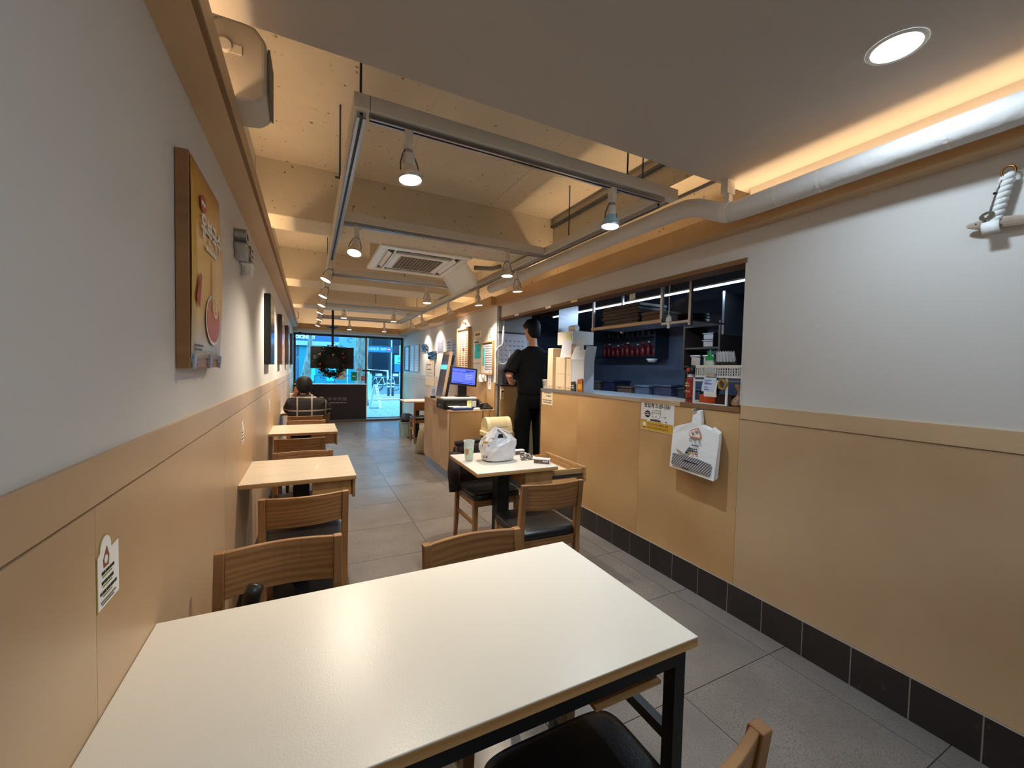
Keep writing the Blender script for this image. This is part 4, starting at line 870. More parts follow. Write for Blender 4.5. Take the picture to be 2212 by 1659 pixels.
b.tube([(x, y, 0.0036) for x, y in bowl] + [(-0.046, 0.024, 0.0036)], 0.0012, 5); b.tube([(-0.04, 0.026, 0.0036), (-0.038, 0.038, 0.0036), (0.033, 0.046, 0.0036), (0.034, 0.026, 0.0036)], 0.0012, 5); b.obj('bowl_outline', ink, sg)
B().prism([(-0.012, 0.006), (-0.006, -0.008), (0.002, 0.006), (-0.005, 0.001)], 0.0031, 0.0037).obj('bowl_mark', ink, sg)
B().prism([(-0.058, -0.022), (0.034, -0.022), (0.042, -0.036), (-0.058, -0.036)], 0.0031, 0.0037).obj('tray_drawing', mat('tray_print', (74, 58, 48), 0.6), sg)
b = B(); b.box(0.038, 0.056, 0.0, 0.0012, 0.0031, 0.0036); b.box(0.05, 0.066, -0.032, -0.0308, 0.0031, 0.0036); b.obj('leader_line', ink_g, sg)
text('그릇', 0.012, ink, sg, (0.074, 0.001, 0.0037)); text('쟁반', 0.012, ink, sg, (0.084, -0.031, 0.0037))
ell(-0.112, -0.062, 0.016, 0.016, 0.0037, 0.0041).obj('round_mark', paper, sg); B().box(-0.122, -0.102, -0.088, -0.081, 0.0037, 0.0041).obj('mark_base', ink, sg)
text('다 드신 식기는 쟁반과 함께', 0.0165, mat('brown_ink', (70, 46, 14), 0.7), sg, (0.012, -0.060, 0.0038)); text('퇴식구로 반납 부탁드립니다', 0.0165, MATS['brown_ink'], sg, (0.012, -0.083, 0.0038))
# notice on the counter end
no = thing('counter_notice', 'small cream handwritten notice at the far end of the counter front', 'notice', (XR-0.0005, 3.524, 1.095), R_R)
box('sheet', -0.1, 0.1, -0.08, 0.08, 0, 0.0015, mat('cream_paper', (238, 218, 186), 0.8), no); bars([(-0.07, 0.075, 0.042, 0.014), (-0.02, 0.07, 0.012, 0.014), (-0.08, 0.08, -0.032, 0.012), (-0.08, 0.08, -0.054, 0.012)], ink_g, no).location = (0, 0, 0.0016)
# pack of carrier bags on a hook
pk = thing('carrier_bag_pack', 'thick pack of white printed carrier bags hanging on the counter front', 'carrier bags', (XR-0.001, 1.715, 0.0), R_R)
def bagout(w, tw): return [(-w, 0.772), (w*0.95, 0.756), (w, 0.99), (w*0.98, 1.03), (w*0.72, 1.055), (w*0.62, 1.045), (w*0.2, 1.062), (0.034, 1.078), (0.022, 1.146), (-0.026, 1.146), (-0.030, 1.074), (-w*0.5, 1.052), (-w*0.96, 1.03), (-w*1.02, 0.98)]
bag_m = mat('white_polythene', (232, 230, 228), 0.38, bump=(26, 0.35))
for k in range(4):
    def fm(p, k=k): return (p[0]+0.004*k, p[1] - 0.002*k, p[2] + (1.14-p[1])*0.10*(0.35+0.22*k) + 0.012*math.sin(p[0]*22+k)*0.3)
    B().prism(bagout(0.166 - 0.003*(3-k), 0), 0.006+0.011*k, 0.006+0.011*k+0.0085, fm).obj('bag_bundle', bag_m, pk, bevel=0.002)
ff = lambda x, y: 0.0485 + 0.006 + (1.14-y)*0.10*1.01 + 0.0036*math.sin(x*22+3) + 0.0012
def on_bag(poly, m, name, d=0.0): return B().prism(poly, 0, 0.0006, lambda p: (p[0]+0.012, p[1]-0.006, ff(p[0], p[1]) + p[2] + d)).obj(name, m, pk)
tri = [(-0.028, 1.018), (-0.020, 1.03), (0.022, 1.045), (0.033, 1.04), (0.052, 0.995), (0.048, 0.983), (-0.02, 0.985), (-0.029, 0.992)]
on_bag(tri, mat('orange_line', (200, 104, 64), 0.5), 'logo_outline', 0.001); on_bag([(0.009+(x-0.009)*0.86, 1.011+(y-1.011)*0.82) for x, y in tri], mat('pale_logo', (236, 214, 204), 0.6), 'logo_field', 0.0022)
tl = math.atan(0.1)
text('유', 0.028, ink, pk, (0.010, 1.0, ff(0, 1.0)+0.0045), (-0.0, 0, 0.15)).rotation_euler = (tl, 0, 0.1); text('부', 0.030, ink, pk, (0.036, 1.012, ff(0.02, 1.012)+0.0045)).rotation_euler = (tl, 0, 0.1)
text('유 부 초', 0.027, ink, pk, (0.028, 0.957, ff(0.02, 0.957)+0.004)).rotation_euler = (tl, 0, -0.05)
for (x0, x1, y, h) in ((-0.005, 0.04, 0.938, 0.007), (-0.035, 0.03, 0.915, 0.007), (-0.04, 0.032, 0.902, 0.008)):
    xx = x0
    while xx < x1: on_bag([(xx, y-h/2), (xx+h*1.2, y-h/2), (xx+h*1.2, y+h/2), (xx, y+h/2)], ink, 'small_print', 0.001); xx += h*1.7
for x, m in ((-0.035, ink), (0.0, yellow_m), (0.03, red_m)): on_bag([(x-0.011, 0.884), (x+0.011, 0.884), (x+0.008, 0.893), (x-0.008, 0.893)], m, 'icon', 0.001)
def hatch():
    m = bpy.data.materials.new('hatched_print'); m.use_nodes = True; MATS['hatched_print'] = m
    nt = m.node_tree; L = nt.links.new; bs = nt.nodes['Principled BSDF']; bs.inputs['Roughness'].default_value = 0.6
    tc = nt.nodes.new('ShaderNodeTexCoord'); mp = nt.nodes.new('ShaderNodeMapping'); mp.inputs['Rotation'].default_value = (0, 0, 0.7)
    w = nt.nodes.new('ShaderNodeTexWave'); w.inputs['Scale'].default_value = 24; L(tc.outputs['Object'], mp.inputs[0]); L(mp.outputs[0], w.inputs['Vector'])
    r = nt.nodes.new('ShaderNodeValToRGB'); r.color_ramp.elements[0].color = lin((70, 62, 66)); r.color_ramp.elements[1].color = lin((176, 170, 170)); r.color_ramp.elements[0].position = 0.35; r.color_ramp.elements[1].position = 0.62
    L(w.outputs['Fac'], r.inputs[0]); L(r.outputs[0], bs.inputs['Base Color']); return m
on_bag([(-0.145, 0.795), (0.135, 0.782), (0.14, 0.848), (0.05, 0.862), (-0.14, 0.866)], hatch(), 'hatched_print', 0.001)
on_bag([(-0.055, 0.835), (0.06, 0.827), (0.06, 0.832), (-0.055, 0.841)], ink, 'small_print', 0.0022); on_bag([(-0.06, 0.788), (-0.005, 0.784), (-0.005, 0.789), (-0.06, 0.793)], ink, 'small_print', 0.001)
B().sheet(lambda u, v: (-0.11+0.075*u+0.05*v, 0.905+0.075*v-0.035*u, ff(0, 0.92)+0.010+0.004*u), 3, 4).obj('loose_flap', bag_m, pk, solid=0.001)
B().tube([(-0.01, 1.150, 0.0), (-0.01, 1.152, 0.05), (-0.008, 1.140, 0.062)], 0.004, 8).obj('hook', steel, pk); B().cyl((-0.008, 1.135, 0.01), (-0.008, 1.135, 0.052), 0.018, n=14).obj('grommet', alu, pk)
# rope and driftwood fish charm
rp = thing('rope_fish_charm', 'white twisted rope with a driftwood fish and old coin hung on the right wall', 'charm', (XR+0.007, 0.522, -0.018), R_R)
b = B(); b.tube([(0.006+0.016*math.cos(a), 2.105+0.018*math.sin(a), 0.03) for a in [2*PI*k/18 for k in range(18)]], 0.0035, 8, True); b.obj('brass_ring', mat('brass', (150, 104, 50), 0.25, 1.0), rp, smooth=True)
rope_m = mat('cotton_rope', (220, 220, 218), 0.9)
for ph in (0, PI): B().limb([((0.006-0.028*(k/40)+0.0085*math.cos(ph+k*0.62), 2.092-0.155*k/40, 0.030+0.0085*math.sin(ph+k*0.62)), 0.0125) for k in range(41)], 8).obj('rope_strand', rope_m, rp, smooth=True)
B().sheet(lambda u, v: (-0.045+0.042*u+0.004*v, 1.940-0.04*v, 0.048+0.010*math.sin(PI*v)), 3, 5).obj('rope_wrap', rope_m, rp, solid=0.006, smooth=True)
B().loft([[(x, 1.935-0.12*x+ry*math.cos(a), 0.028+0.45*ry*math.sin(a)) for a in [2*PI*k/12 for k in range(12)]] for x, ry in ((-0.088, 0.003), (-0.082, 0.009), (-0.06, 0.016), (-0.03, 0.020), (0.01, 0.020), (0.05, 0.017), (0.09, 0.011), (0.11, 0.004), (0.13, 0.013), (0.135, 0.012))]).obj('driftwood_fish', wood('driftwood', (188, 172, 156), (140, 120, 104), (1, 12, 12), 6, 0.8), rp, smooth=False)
ell(-0.062, 1.946, 0.0022, 0.002, 0.034, 0.0375, 8).obj('fish_eye', ink, rp)
b = B(); co = [(0.019*math.cos(2*PI*k/24), 0.014*math.sin(2*PI*k/24)) for k in range(24)]; ci = [(max(-0.006, min(0.006, 0.009*math.cos(2*PI*k/24))), max(-0.005, min(0.005, 0.008*math.sin(2*PI*k/24)))) for k in range(24)]
b.loft([[(x, y, 0) for x, y in co], [(x, y, 0.002) for x, y in co], [(x, y, 0.002) for x, y in ci], [(x, y, 0) for x, y in ci]], closed=True); b.obj('coin', mat('old_bronze', (78, 70, 56), 0.45, 0.8), rp, loc=(-0.032, 1.962, 0.052), rot=(0, 0, 0.35))
B().tube([(0.0, 2.09, 0.045), (-0.016, 2.03, 0.05), (-0.026, 1.975, 0.052)], 0.0022, 6).obj('cord', brown_m, rp); B().lathe([(0.0, -0.005), (0.005, 0), (0.0, 0.005)], 8).obj('bead', ink, rp, loc=(-0.017, 2.035, 0.052))

# ================================================================== COUNTER TOP THINGS (kitchen sill)
CZ = 1.1805
def carton_stack(lab, y0, y1, h, flap=None, x0=2.19, d=0.12, lean=0.0, lines=0):
    t = thing('takeaway_box_stack', lab, 'paper boxes', (x0, (y0+y1)/2, CZ), (0, 0, 0), 'stacks of folded takeaway boxes on the counter')
    w = (y1-y0)/2
    B().loft([[(0, -w, 0), (d, -w, 0), (d, w, 0), (0, w, 0)], [(0, -w, h*0.55), (d, -w, h*0.55), (d, w, h*0.55), (0, w, h*0.55)], [(lean, -w*0.96, h), (d+lean, -w*0.96, h), (d+lean, w*0.96, h), (lean, w*0.96, h)]]).obj('stack', mat('board_cream', (232, 210, 178), 0.75, noise=(2.0, 0.06, (1, 40, 1))), t, bevel=0.004)
    box('printed_edge', -0.0012, 0.0, -w*0.92, w*0.92, 0.006, 0.035, kraft, t); box('small_mark', -0.002, -0.0013, -w*0.25, w*0.25, 0.015, 0.021, ink_g, t)
    for k in range(lines): box('fold_line', -0.0012, 0.0, -w, w, h*(0.5+0.12*k), h*(0.5+0.12*k)+0.002, kraft, t)
    if flap: B().sheet(lambda u, v: (d*0.4+flap[0]*v, -w+2*w*u, h+flap[1]*v), 2, 3).obj('flap', mat('grey_board', (196, 200, 212), 0.7), t, solid=0.002)
    return t
carton_stack('narrow stack of takeaway boxes leaning beside the paper cups', 3.475, 3.575, 0.41, lean=0.0)
carton_stack('tall stack of takeaway boxes standing behind the others', 3.30, 3.46, 0.50, x0=2.34, d=0.10)
carton_stack('stack of takeaway boxes with a raised grey lid in the middle of the row', 3.255, 3.42, 0.315, (0.03, 0.17), lines=1)
carton_stack('slim stack of takeaway boxes beside the open carton', 3.150, 3.235, 0.30, (0.05, 0.12), lines=1)
oc = thing('open_carton', 'open white carton with flared flaps at the near end of the takeaway box row', 'carton', (2.19, 3.05, CZ))
wb_m = mat('white_board', (206, 212, 224), 0.7)
box('side', 0, 0.003, -0.095, 0.095, 0.0, 0.29, wb_m, oc); box('side', 0.11, 0.113, -0.095, 0.095, 0.0, 0.29, wb_m, oc); box('side', 0.003, 0.11, -0.095, -0.092, 0, 0.29, wb_m, oc); box('side', 0.003, 0.11, 0.092, 0.095, 0, 0.29, wb_m, oc); box('base', 0.003, 0.11, -0.092, 0.092, 0, 0.003, wb_m, oc)
B().sheet(lambda u, v: (0.0+0.05*v, -0.095+0.19*u, 0.29+0.09*v), 2, 2).obj('flap', wb_m, oc, solid=0.002); B().sheet(lambda u, v: (0.113*u, -0.095-0.03*v, 0.29+0.12*v), 2, 2).obj('flap', wb_m, oc, solid=0.002)
sp_ = thing('sauce_pack', 'brown sauce pack standing against the open carton', 'sauce pack', (2.178, 2.985, CZ)); B().prism([(-0.045, 0), (0.045, 0), (0.04, 0.11), (-0.03, 0.12)], -0.006, 0.006, lambda p: (p[2], p[0], p[1])).obj('pouch', mat('amber_pack', (170, 96, 40), 0.3), sp_, bevel=0.003); box('label', -0.0075, -0.0062, -0.03, 0.03, 0.02, 0.07, yellow_m, sp_)
sp2 = thing('sauce_pack', 'dark green sauce pack standing beside the brown one', 'sauce pack', (2.178, 3.095, CZ)); B().prism([(-0.035, 0), (0.035, 0), (0.03, 0.085), (-0.03, 0.09)], -0.006, 0.006, lambda p: (p[2], p[0], p[1])).obj('pouch', mat('dark_pack', (50, 56, 50), 0.3), sp2, bevel=0.003); bars([(-0.02, 0.02, 0.03, 0.008), (-0.02, 0.02, 0.05, 0.008)], paper, sp2).matrix_local = Matrix.Translation((-0.0062, 0, 0)) @ Euler(R_R).to_matrix().to_4x4()
for k in range(2):
    c = thing('paper_cup', ('white paper cup with a smiling face at the counter end', 'plain white paper cup upside down behind the smiling cup')[k], 'cup', ((2.205, 3.617, CZ), (2.30, 3.60, CZ))[k], (0, 0, 0), 'paper cups on the counter')
    B().lathe([(0.030, 0), (0.040, 0.085), (0.042, 0.090), (0.038, 0.088), (0.028, 0.004), (0.0, 0.004)] if k == 0 else [(0.042, 0), (0.042, 0.004), (0.040, 0.006), (0.031, 0.125), (0, 0.125)], 28).obj('cup_body', white_p, c, smooth=True)
    if k == 0:
        for dy in (-0.013, 0.013): B().cyl((-0.0385, dy, 0.06), (-0.0355, dy, 0.06), 0.0045, n=10).obj('face_eye', ink, c)
        B().tube([(-0.0365, 0.016*math.cos(a), 0.042+0.014*math.sin(a)) for a in [PI+PI*k/10 for k in range(11)]], 0.0018, 6).obj('face_smile', ink, c)
# wire rack with basket at the near end
wr_ = thing('wire_rack', 'white two tier wire rack at the near end of the kitchen opening', 'rack', (2.185, 1.675, CZ))
for (x, y) in ((0, -0.11), (0, 0.115), (0.19, -0.11), (0.19, 0.115)): box('leg', x, x+0.012, y-0.006, y+0.006, 0, 0.165, white_p, wr_, bevel=0.003)
b = B()
for x in (0.002, 0.19): b.box(x, x+0.01, -0.104, 0.109, 0.0, 0.008); b.box(x, x+0.01, -0.104, 0.109, 0.140, 0.152)
b.obj('rails', white_p, wr_); b = B()
for k in range(12): b.box(0.012, 0.19, -0.10+0.018*k, -0.097+0.018*k, 0.150, 0.153)
b.obj('wire_deck', white_p, wr_)
bk_ = thing('plastic_basket', 'white perforated plastic basket on top of the wire rack', 'basket', (2.265, 1.60, CZ+0.166))
w_, d_, h_ = 0.21, 0.10, 0.075
def wallgrid(b, p0, p1, n):
    p0, p1 = Vector(p0), Vector(p1); L_ = (p1-p0).length; d = (p1-p0).normalized(); nrm = Vector((-d.y, d.x, 0))*0.0015
    def slab(a, c, z0, z1):
        q0, q1 = p0+d*a, p0+d*c; vs = []
        b.loft([[q0-nrm+Vector((0,0,z0)), q1-nrm+Vector((0,0,z0)), q1+nrm+Vector((0,0,z0)), q0+nrm+Vector((0,0,z0))], [q0-nrm+Vector((0,0,z1)), q1-nrm+Vector((0,0,z1)), q1+nrm+Vector((0,0,z1)), q0+nrm+Vector((0,0,z1))]])
    for z0, z1 in ((0, 0.012), (0.024, 0.028), (0.040, 0.044), (0.056, 0.075)): slab(0, L_, z0, z1)
    for k in range(n+1): slab(max(0, L_*k/n-0.003), min(L_, L_*k/n+0.003), 0.01, 0.06)
b = B(); wallgrid(b, (-0.085, -0.135, 0), (-0.085, 0.175, 0), 20); wallgrid(b, (0.085, -0.135, 0), (0.085, 0.175, 0), 20); wallgrid(b, (-0.085, -0.135, 0), (0.085, -0.135, 0), 10); wallgrid(b, (-0.085, 0.175, 0), (0.085, 0.175, 0), 10)
b.obj('lattice_walls', white_p, bk_); box('bottom', -0.085, 0.085, -0.135, 0.175, 0, 0.003, white_p, bk_)
sb = thing('squeeze_bottle', 'clear squeeze bottle with green nozzle cap standing in the white basket', 'bottle', (2.245, 1.725, CZ+0.1695)); B().lathe([(0.030, 0), (0.034, 0.01), (0.034, 0.085), (0.024, 0.105)], 20).obj('body', mat('cloudy_plastic', (198, 218, 196), 0.35), sb, smooth=True); B().lathe([(0.027, 0.106), (0.027, 0.126), (0.012, 0.136), (0.006, 0.165), (0.003, 0.172)], 18).obj('nozzle_cap', green_m, sb, smooth=False)
for k in range(7):
    s_ = thing('packed_spoon', 'wrapped black disposable spoon, %s from the green capped bottle in the basket' % ORD[k], 'spoon', (2.235, 1.665-0.022*k, CZ+0.175), (0.10-0.05*k, -0.05, 0), 'wrapped black spoons in the basket')
    B().loft([[(0.002*math.cos(a)+0, r*math.sin(a), z+0.002*math.cos(a)) for a in [2*PI*j/10 for j in range(10)]] for z, r in ((0.0, 0.004), (0.045, 0.005), (0.06, 0.012), (0.085, 0.017), (0.105, 0.014), (0.113, 0.003))]).obj('spoon', black_p, s_, smooth=True)
    B().sheet(lambda u, v: (-0.006+0.004*math.sin(9*u+k), -0.016+0.032*u, 0.09+0.06*v+0.006*math.sin(12*u+k)), 5, 4).obj('wrapper', mat('cloudy_film', (214, 222, 236), 0.3, alpha=0.75), s_, smooth=True)
gs = thing('grey_sleeve', 'pale grey upright plastic sleeve beside the spoons', 'holder', (2.29, 1.487, CZ+0.17)); B().prism([(-0.045, 0), (0.045, 0), (0.05, 0.165), (-0.03, 0.165)], -0.012, 0.012, lambda p: (p[0], p[2], p[1])).obj('panel', mat('sleeve_grey', (186, 192, 200), 0.5), gs, bevel=0.003); box('fold', -0.045, 0.045, -0.016, -0.0125, 0.0, 0.02, MATS['sleeve_grey'], gs)
cs = thing('spray_can', 'red spray can with black and red cap beside the wire rack', 'spray can', (2.195, 1.823, CZ)); can_m = mat('red_can', (150, 40, 36), 0.35)
B().lathe([(0.026, 0), (0.027, 0.004), (0.027, 0.15), (0.024, 0.158), (0.018, 0.166)], 22).obj('can', can_m, cs, smooth=False); B().lathe([(0.020, 0.166), (0.020, 0.176), (0.012, 0.178), (0.012, 0.19)], 18).obj('collar', white_p, cs); B().lathe([(0.026, 0.185), (0.028, 0.20), (0.026, 0.228), (0.014, 0.236)], 18).obj('cap', black_p, cs, smooth=True); ell(0, 0.212, 0.013, 0.011, 0.0275, 0.029).obj('cap_button', mat('bright_red', (220, 60, 40), 0.4), cs, rot=R_R)
text('Ace', 0.026, mat('gold_ink', (226, 190, 140), 0.5), cs, (-0.0278, 0, 0.075), R_R, shear=0.3); bars([(-0.016, 0.016, 0.11, 0.01), (-0.016, 0.014, 0.125, 0.008)], MATS['gold_ink'], cs).matrix_local = Matrix.Translation((-0.0273, 0, 0)) @ Euler(R_R).to_matrix().to_4x4(); B().lathe([(0.0274, 0.018), (0.0274, 0.034)], 22).obj('can_band', mat('maroon', (84, 24, 24), 0.4), cs)
ob = thing('orange_box', 'small orange card box under the wire rack', 'box', (2.25, 1.715, CZ)); box('carton', -0.035, 0.05, -0.055, 0.055, 0, 0.055, orange_m, ob, bevel=0.002); box('card', -0.02, 0.03, -0.03, 0.05, 0.0555, 0.0575, mat('cream_card', (226, 206, 160), 0.7), ob); B().lathe([(0.0, 0.0), (0.012, 0.004), (0.0, 0.012)], 10).obj('red_knob', red_m, ob, loc=(0.0, 0.045, 0.058))
dbx = thing('dark_box', 'dark brown box beside the orange box under the rack', 'box', (2.26, 1.60, CZ)); B().box(-0.04, 0.06, -0.045, 0.05, 0, 0.055).obj('carton', mat('dark_carton', (60, 40, 32), 0.6), dbx, bevel=0.002); box('lid', -0.043, 0.063, -0.048, 0.053, 0.0555, 0.065, MATS['dark_carton'], dbx)
rc = thing('order_clip', 'clip hanging from the rack with a blue white order sheet', 'clip', (2.172, 1.655, CZ+0.17)); B().sheet(lambda u, v: (-0.004-0.010*math.sin(2.2*v), 0.045-0.085*u+0.012*v, -0.005-0.085*v), 3, 8).obj('order_sheet', mat('blue_white_paper', (206, 220, 240), 0.7), rc, solid=0.0008); B().sheet(lambda u, v: (0.002-0.014*math.sin(2.4*v), 0.040-0.085*u+0.0*v, -0.02-0.10*v), 3, 8).obj('under_sheet', paper, rc, solid=0.0008)
B().prism([(-0.035, 0.0), (0.035, 0.0), (0.022, 0.022), (-0.022, 0.022)], -0.008, 0.004, lambda p: (p[2], p[0], p[1])).obj('clip_body', steel, rc, bevel=0.002)
bars([(-0.03, 0.02, 0, 0.004), (-0.03, 0.0, -0.012, 0.004), (-0.03, 0.022, -0.022, 0.004), (-0.03, -0.005, -0.042, 0.005), (-0.03, 0.0, -0.056, 0.005)], blue_m, rc).matrix_local = Matrix.Translation((-0.0145, 0.006, -0.02)) @ Euler(R_R).to_matrix().to_4x4()
tp = thing('tape_ring', 'brown packing tape roll hanging on the rack', 'tape', (2.182, 1.583, CZ+0.128)); b = B(); b.loft([[(x, r*math.cos(2*PI*k/24), r*math.sin(2*PI*k/24)*1.25) for k in range(24)] for x, r in ((-0.012, 0.026), (0.012, 0.026), (0.012, 0.018), (-0.012, 0.018))], closed=True); b.obj('roll', mat('tape_amber', (170, 130, 60), 0.3), tp, smooth=False); B().tube([(0, 0, 0.033), (0, 0.004, 0.05)], 0.002, 6).obj('hook', steel, tp)
nb_ = thing('nut_bag', 'clear bag of nuts tied at the top at the end of the counter', 'bag', (2.235, 1.512, CZ)); b = B(); b.loft([ring_e((0, 0, z), rx, ry, 14) for z, rx, ry in ((0, 0.035, 0.038), (0.015, 0.045, 0.046), (0.04, 0.038, 0.038), (0.065, 0.018, 0.016), (0.085, 0.010, 0.010), (0.11, 0.03, 0.024), (0.13, 0.034, 0.026))]); b.obj('bag_film', mat('nut_print', (176, 140, 116), 0.35, noise=(70, 0.45)), nb_, smooth=True); B().lathe([(0.0115, 0.080), (0.0115, 0.088)], 10).obj('tie', steel, nb_)

# ================================================================== CARRIER BAG TABLE
def crumple(p, a, f, ph=0.0): return Vector(p) + Vector((math.sin(p[2]*f+ph+p[1]*f*0.7), math.sin(p[0]*f*1.1+ph*2+p[2]*f*0.6), math.sin(p[1]*f*0.9+p[0]*f*0.8+ph)))*a
cb = thing('carrier_bag', 'full translucent white carrier bag standing on the small white table', 'bag', (1.205, 2.62, 0.7205))
film = mat('bag_film', (226, 222, 224), 0.22, alpha=0.86, bump=(22, 0.8))
b = B(); rings = []; rj = random.Random(11)
for z, rx, ry, dx in ((0.0, 0.085, 0.07, 0), (0.012, 0.112, 0.088, 0), (0.045, 0.122, 0.094, 0.004), (0.08, 0.130, 0.096, -0.006), (0.115, 0.132, 0.090, 0), (0.145, 0.126, 0.078, 0.006), (0.172, 0.098, 0.055, 0.0), (0.195, 0.066, 0.036, -0.006), (0.215, 0.036, 0.024, -0.012), (0.236, 0.010, 0.009, -0.02)):
    j_ = 0.009 if 0.02 < z < 0.2 else 0.003
    rings.append([(rx*math.copysign(abs(math.cos(a))**0.7, math.cos(a))+dx+rj.uniform(-j_, j_), ry*math.copysign(abs(math.sin(a))**0.7, math.sin(a))+rj.uniform(-j_, j_), z+rj.uniform(-j_, j_)*0.5*(z > 0.02)) for a in [2*PI*k/20 for k in range(20)]])
b.loft(rings); b.obj('bag_body', film, cb, smooth=False)
B().limb([((-0.062, -0.052, 0.165), 0.020, 0.008), ((-0.045, -0.048, 0.195), 0.016, 0.007), ((-0.02, -0.02, 0.232), 0.012, 0.007)], 8).obj('handle', film, cb); B().limb([((0.045, -0.050, 0.165), 0.022, 0.008), ((0.03, -0.044, 0.19), 0.017, 0.007), ((-0.015, -0.018, 0.230), 0.012, 0.007)], 8).obj('handle', film, cb); B().limb([((0.105, 0.0, 0.158), 0.024, 0.01), ((0.07, -0.01, 0.195), 0.016, 0.008), ((0.0, 0.0, 0.226), 0.010, 0.006)], 8).obj('handle', film, cb)
B().prism([(-0.028, 0.168), (0.018, 0.166), (0.008, 0.192), (-0.018, 0.194)], -0.060, -0.057, lambda p: (p[0], p[2], p[1])).obj('handle_opening_shade', black_m, cb)  # black slab stands in for the shade inside the handle opening
B().box(-0.085, 0.085, -0.06, 0.06, 0.012, 0.145).obj('packed_box', mat('grey_contents', (170, 160, 158), 0.7), cb, bevel=0.01)
for z, h, w in ((0.115, 0.018, 0.05), (0.14, 0.010, 0.035), (0.04, 0.016, 0.03)): B().box(-0.004, 0.0, -w/2, w/2, z-h/2, z+h/2, Matrix.Translation((-0.112, -0.045, 0)) @ Matrix.Rotation(0.75, 4, 'Z')).obj('printed_logo', ink_g if z < 0.13 else yellow_m, cb)
cu = thing('plastic_cup', 'clear plastic cup of water with printed label on the small white table', 'cup', (1.005, 2.665, 0.7205))
clear = mat('clear_cup', (240, 250, 246), 0.05, alpha=0.35, spec=0.6)
B().loft([[(r*math.cos(2*PI*k/28), r*math.sin(2*PI*k/28), z) for k in range(28)] for r, z in ((0.028, 0.002), (0.038, 0.135), (0.042, 0.140), (0.0405, 0.143), (0.036, 0.135), (0.027, 0.004))]).obj('cup_wall', clear, cu, smooth=True)
B().lathe([(0.0265, 0.0045), (0.0315, 0.072), (0, 0.072)], 24).obj('water', mat('water', (206, 232, 226), 0.05, alpha=0.5), cu, smooth=False)
B().loft([[( (0.0305+0.0045*t_)*math.cos(a), (0.0305+0.0045*t_)*math.sin(a), 0.035+0.058*t_) for a in [PI*1.05+PI*0.75*k/12 for k in range(13)]] for t_ in (0, 1)], cap=False).obj('label', mat('label_green', (200, 224, 196), 0.5, noise=(60, 0.3)), cu, solid=0.0005)
B().sheet(lambda u, v: ((0.0312+0.0042*v)*math.cos(PI*1.15+0.7*u), (0.0312+0.0042*v)*math.sin(PI*1.15+0.7*u), 0.045+0.04*v), 6, 2).obj('label_print', mat('label_red', (220, 150, 120), 0.5), cu, solid=0.0004)
def candy(lab, loc, rz):
    t = thing('snack_box', lab, 'box', loc, (0, 0, rz), 'brown and white snack boxes on the table')
    box('carton', -0.055, 0.055, -0.022, 0.022, 0, 0.034, paper, t, bevel=0.001); box('brown_side', -0.054, 0.054, -0.0226, -0.0221, 0.001, 0.026, brown_m, t)
    for k in range(3): B().box(0.012+0.012*k, 0.020+0.012*k, -0.0231, -0.0227, 0.012, 0.020).obj('mark', paper, t)
candy('brown and white snack box standing behind the carrier bag', (1.425, 2.74, 0.7205), 0.0); candy('brown and white snack box at the front right corner of the table', (1.455, 2.415, 0.7205), -0.75)
for k, (x, y, r) in enumerate(((1.375, 2.55, 0.022), (1.425, 2.555, 0.026))):
    b = B(); b.loft([[crumple((x_*r, y_*r, z_*r*0.8+r*0.7), 0.006, 130, k) for x_, y_, z_ in [(math.cos(2*PI*j/14)*q, math.sin(2*PI*j/14)*q, zz) for j in range(14)]] for zz, q in ((-0.85, 0.4), (-0.5, 0.85), (0, 1.0), (0.5, 0.85), (0.9, 0.35))])
    o = b.obj('foil_wrapper', mat('foil', (150, 140, 134), 0.3, 0.8), None, smooth=False); o.location = (x, y, 0.7225); tag(o, ('crumpled silver foil wrapper nearer the carrier bag', 'crumpled brown silver foil wrapper nearer the snack box')[k], 'wrapper', 'crumpled wrappers on the table')
    B().box(0.01, 0.04, -0.012, 0.010, 0.001, 0.003, Matrix.Rotation(-0.6, 4, 'Z')).obj('torn_strip', mat('cream_strip', (220, 206, 170), 0.5), o)
# coat over the chair back
ct = thing('coat', 'dark brown coat draped over the chair back behind the small white table', 'coat', (1.245, 3.10, 0))
b = B()
b.loft([[(x*(1+0.02*math.sin(z*30)), y + 0.008*math.sin(x*40+z*9), z) for x, y in pts] for z, pts in (
    (0.33, [(-0.235, -0.075), (0.0, -0.06), (0.235, -0.075), (0.24, 0.02), (0.235, 0.085), (0.0, 0.10), (-0.235, 0.085), (-0.24, 0.02)]), (0.48, [(-0.225, -0.062), (0.0, -0.050), (0.225, -0.062), (0.23, 0.02), (0.225, 0.078), (0.0, 0.09), (-0.225, 0.078), (-0.23, 0.02)]),
    (0.62, [(-0.215, -0.048), (0.0, -0.036), (0.215, -0.048), (0.22, 0.01), (0.215, 0.066), (0.0, 0.08), (-0.215, 0.066), (-0.22, 0.01)]), (0.735, [(-0.205, -0.035), (0.0, -0.024), (0.205, -0.035), (0.21, 0.01), (0.205, 0.052), (0.0, 0.07), (-0.205, 0.052), (-0.21, 0.01)]),
    (0.768, [(-0.19, -0.02), (0.0, -0.008), (0.19, -0.02), (0.195, 0.01), (0.19, 0.036), (0.0, 0.055), (-0.19, 0.036), (-0.195, 0.01)]))])
b.obj('coat_body', mat('coat_cloth', (44, 34, 34), 0.8, bump=(16, 0.6)), ct, smooth=True, sub=1)
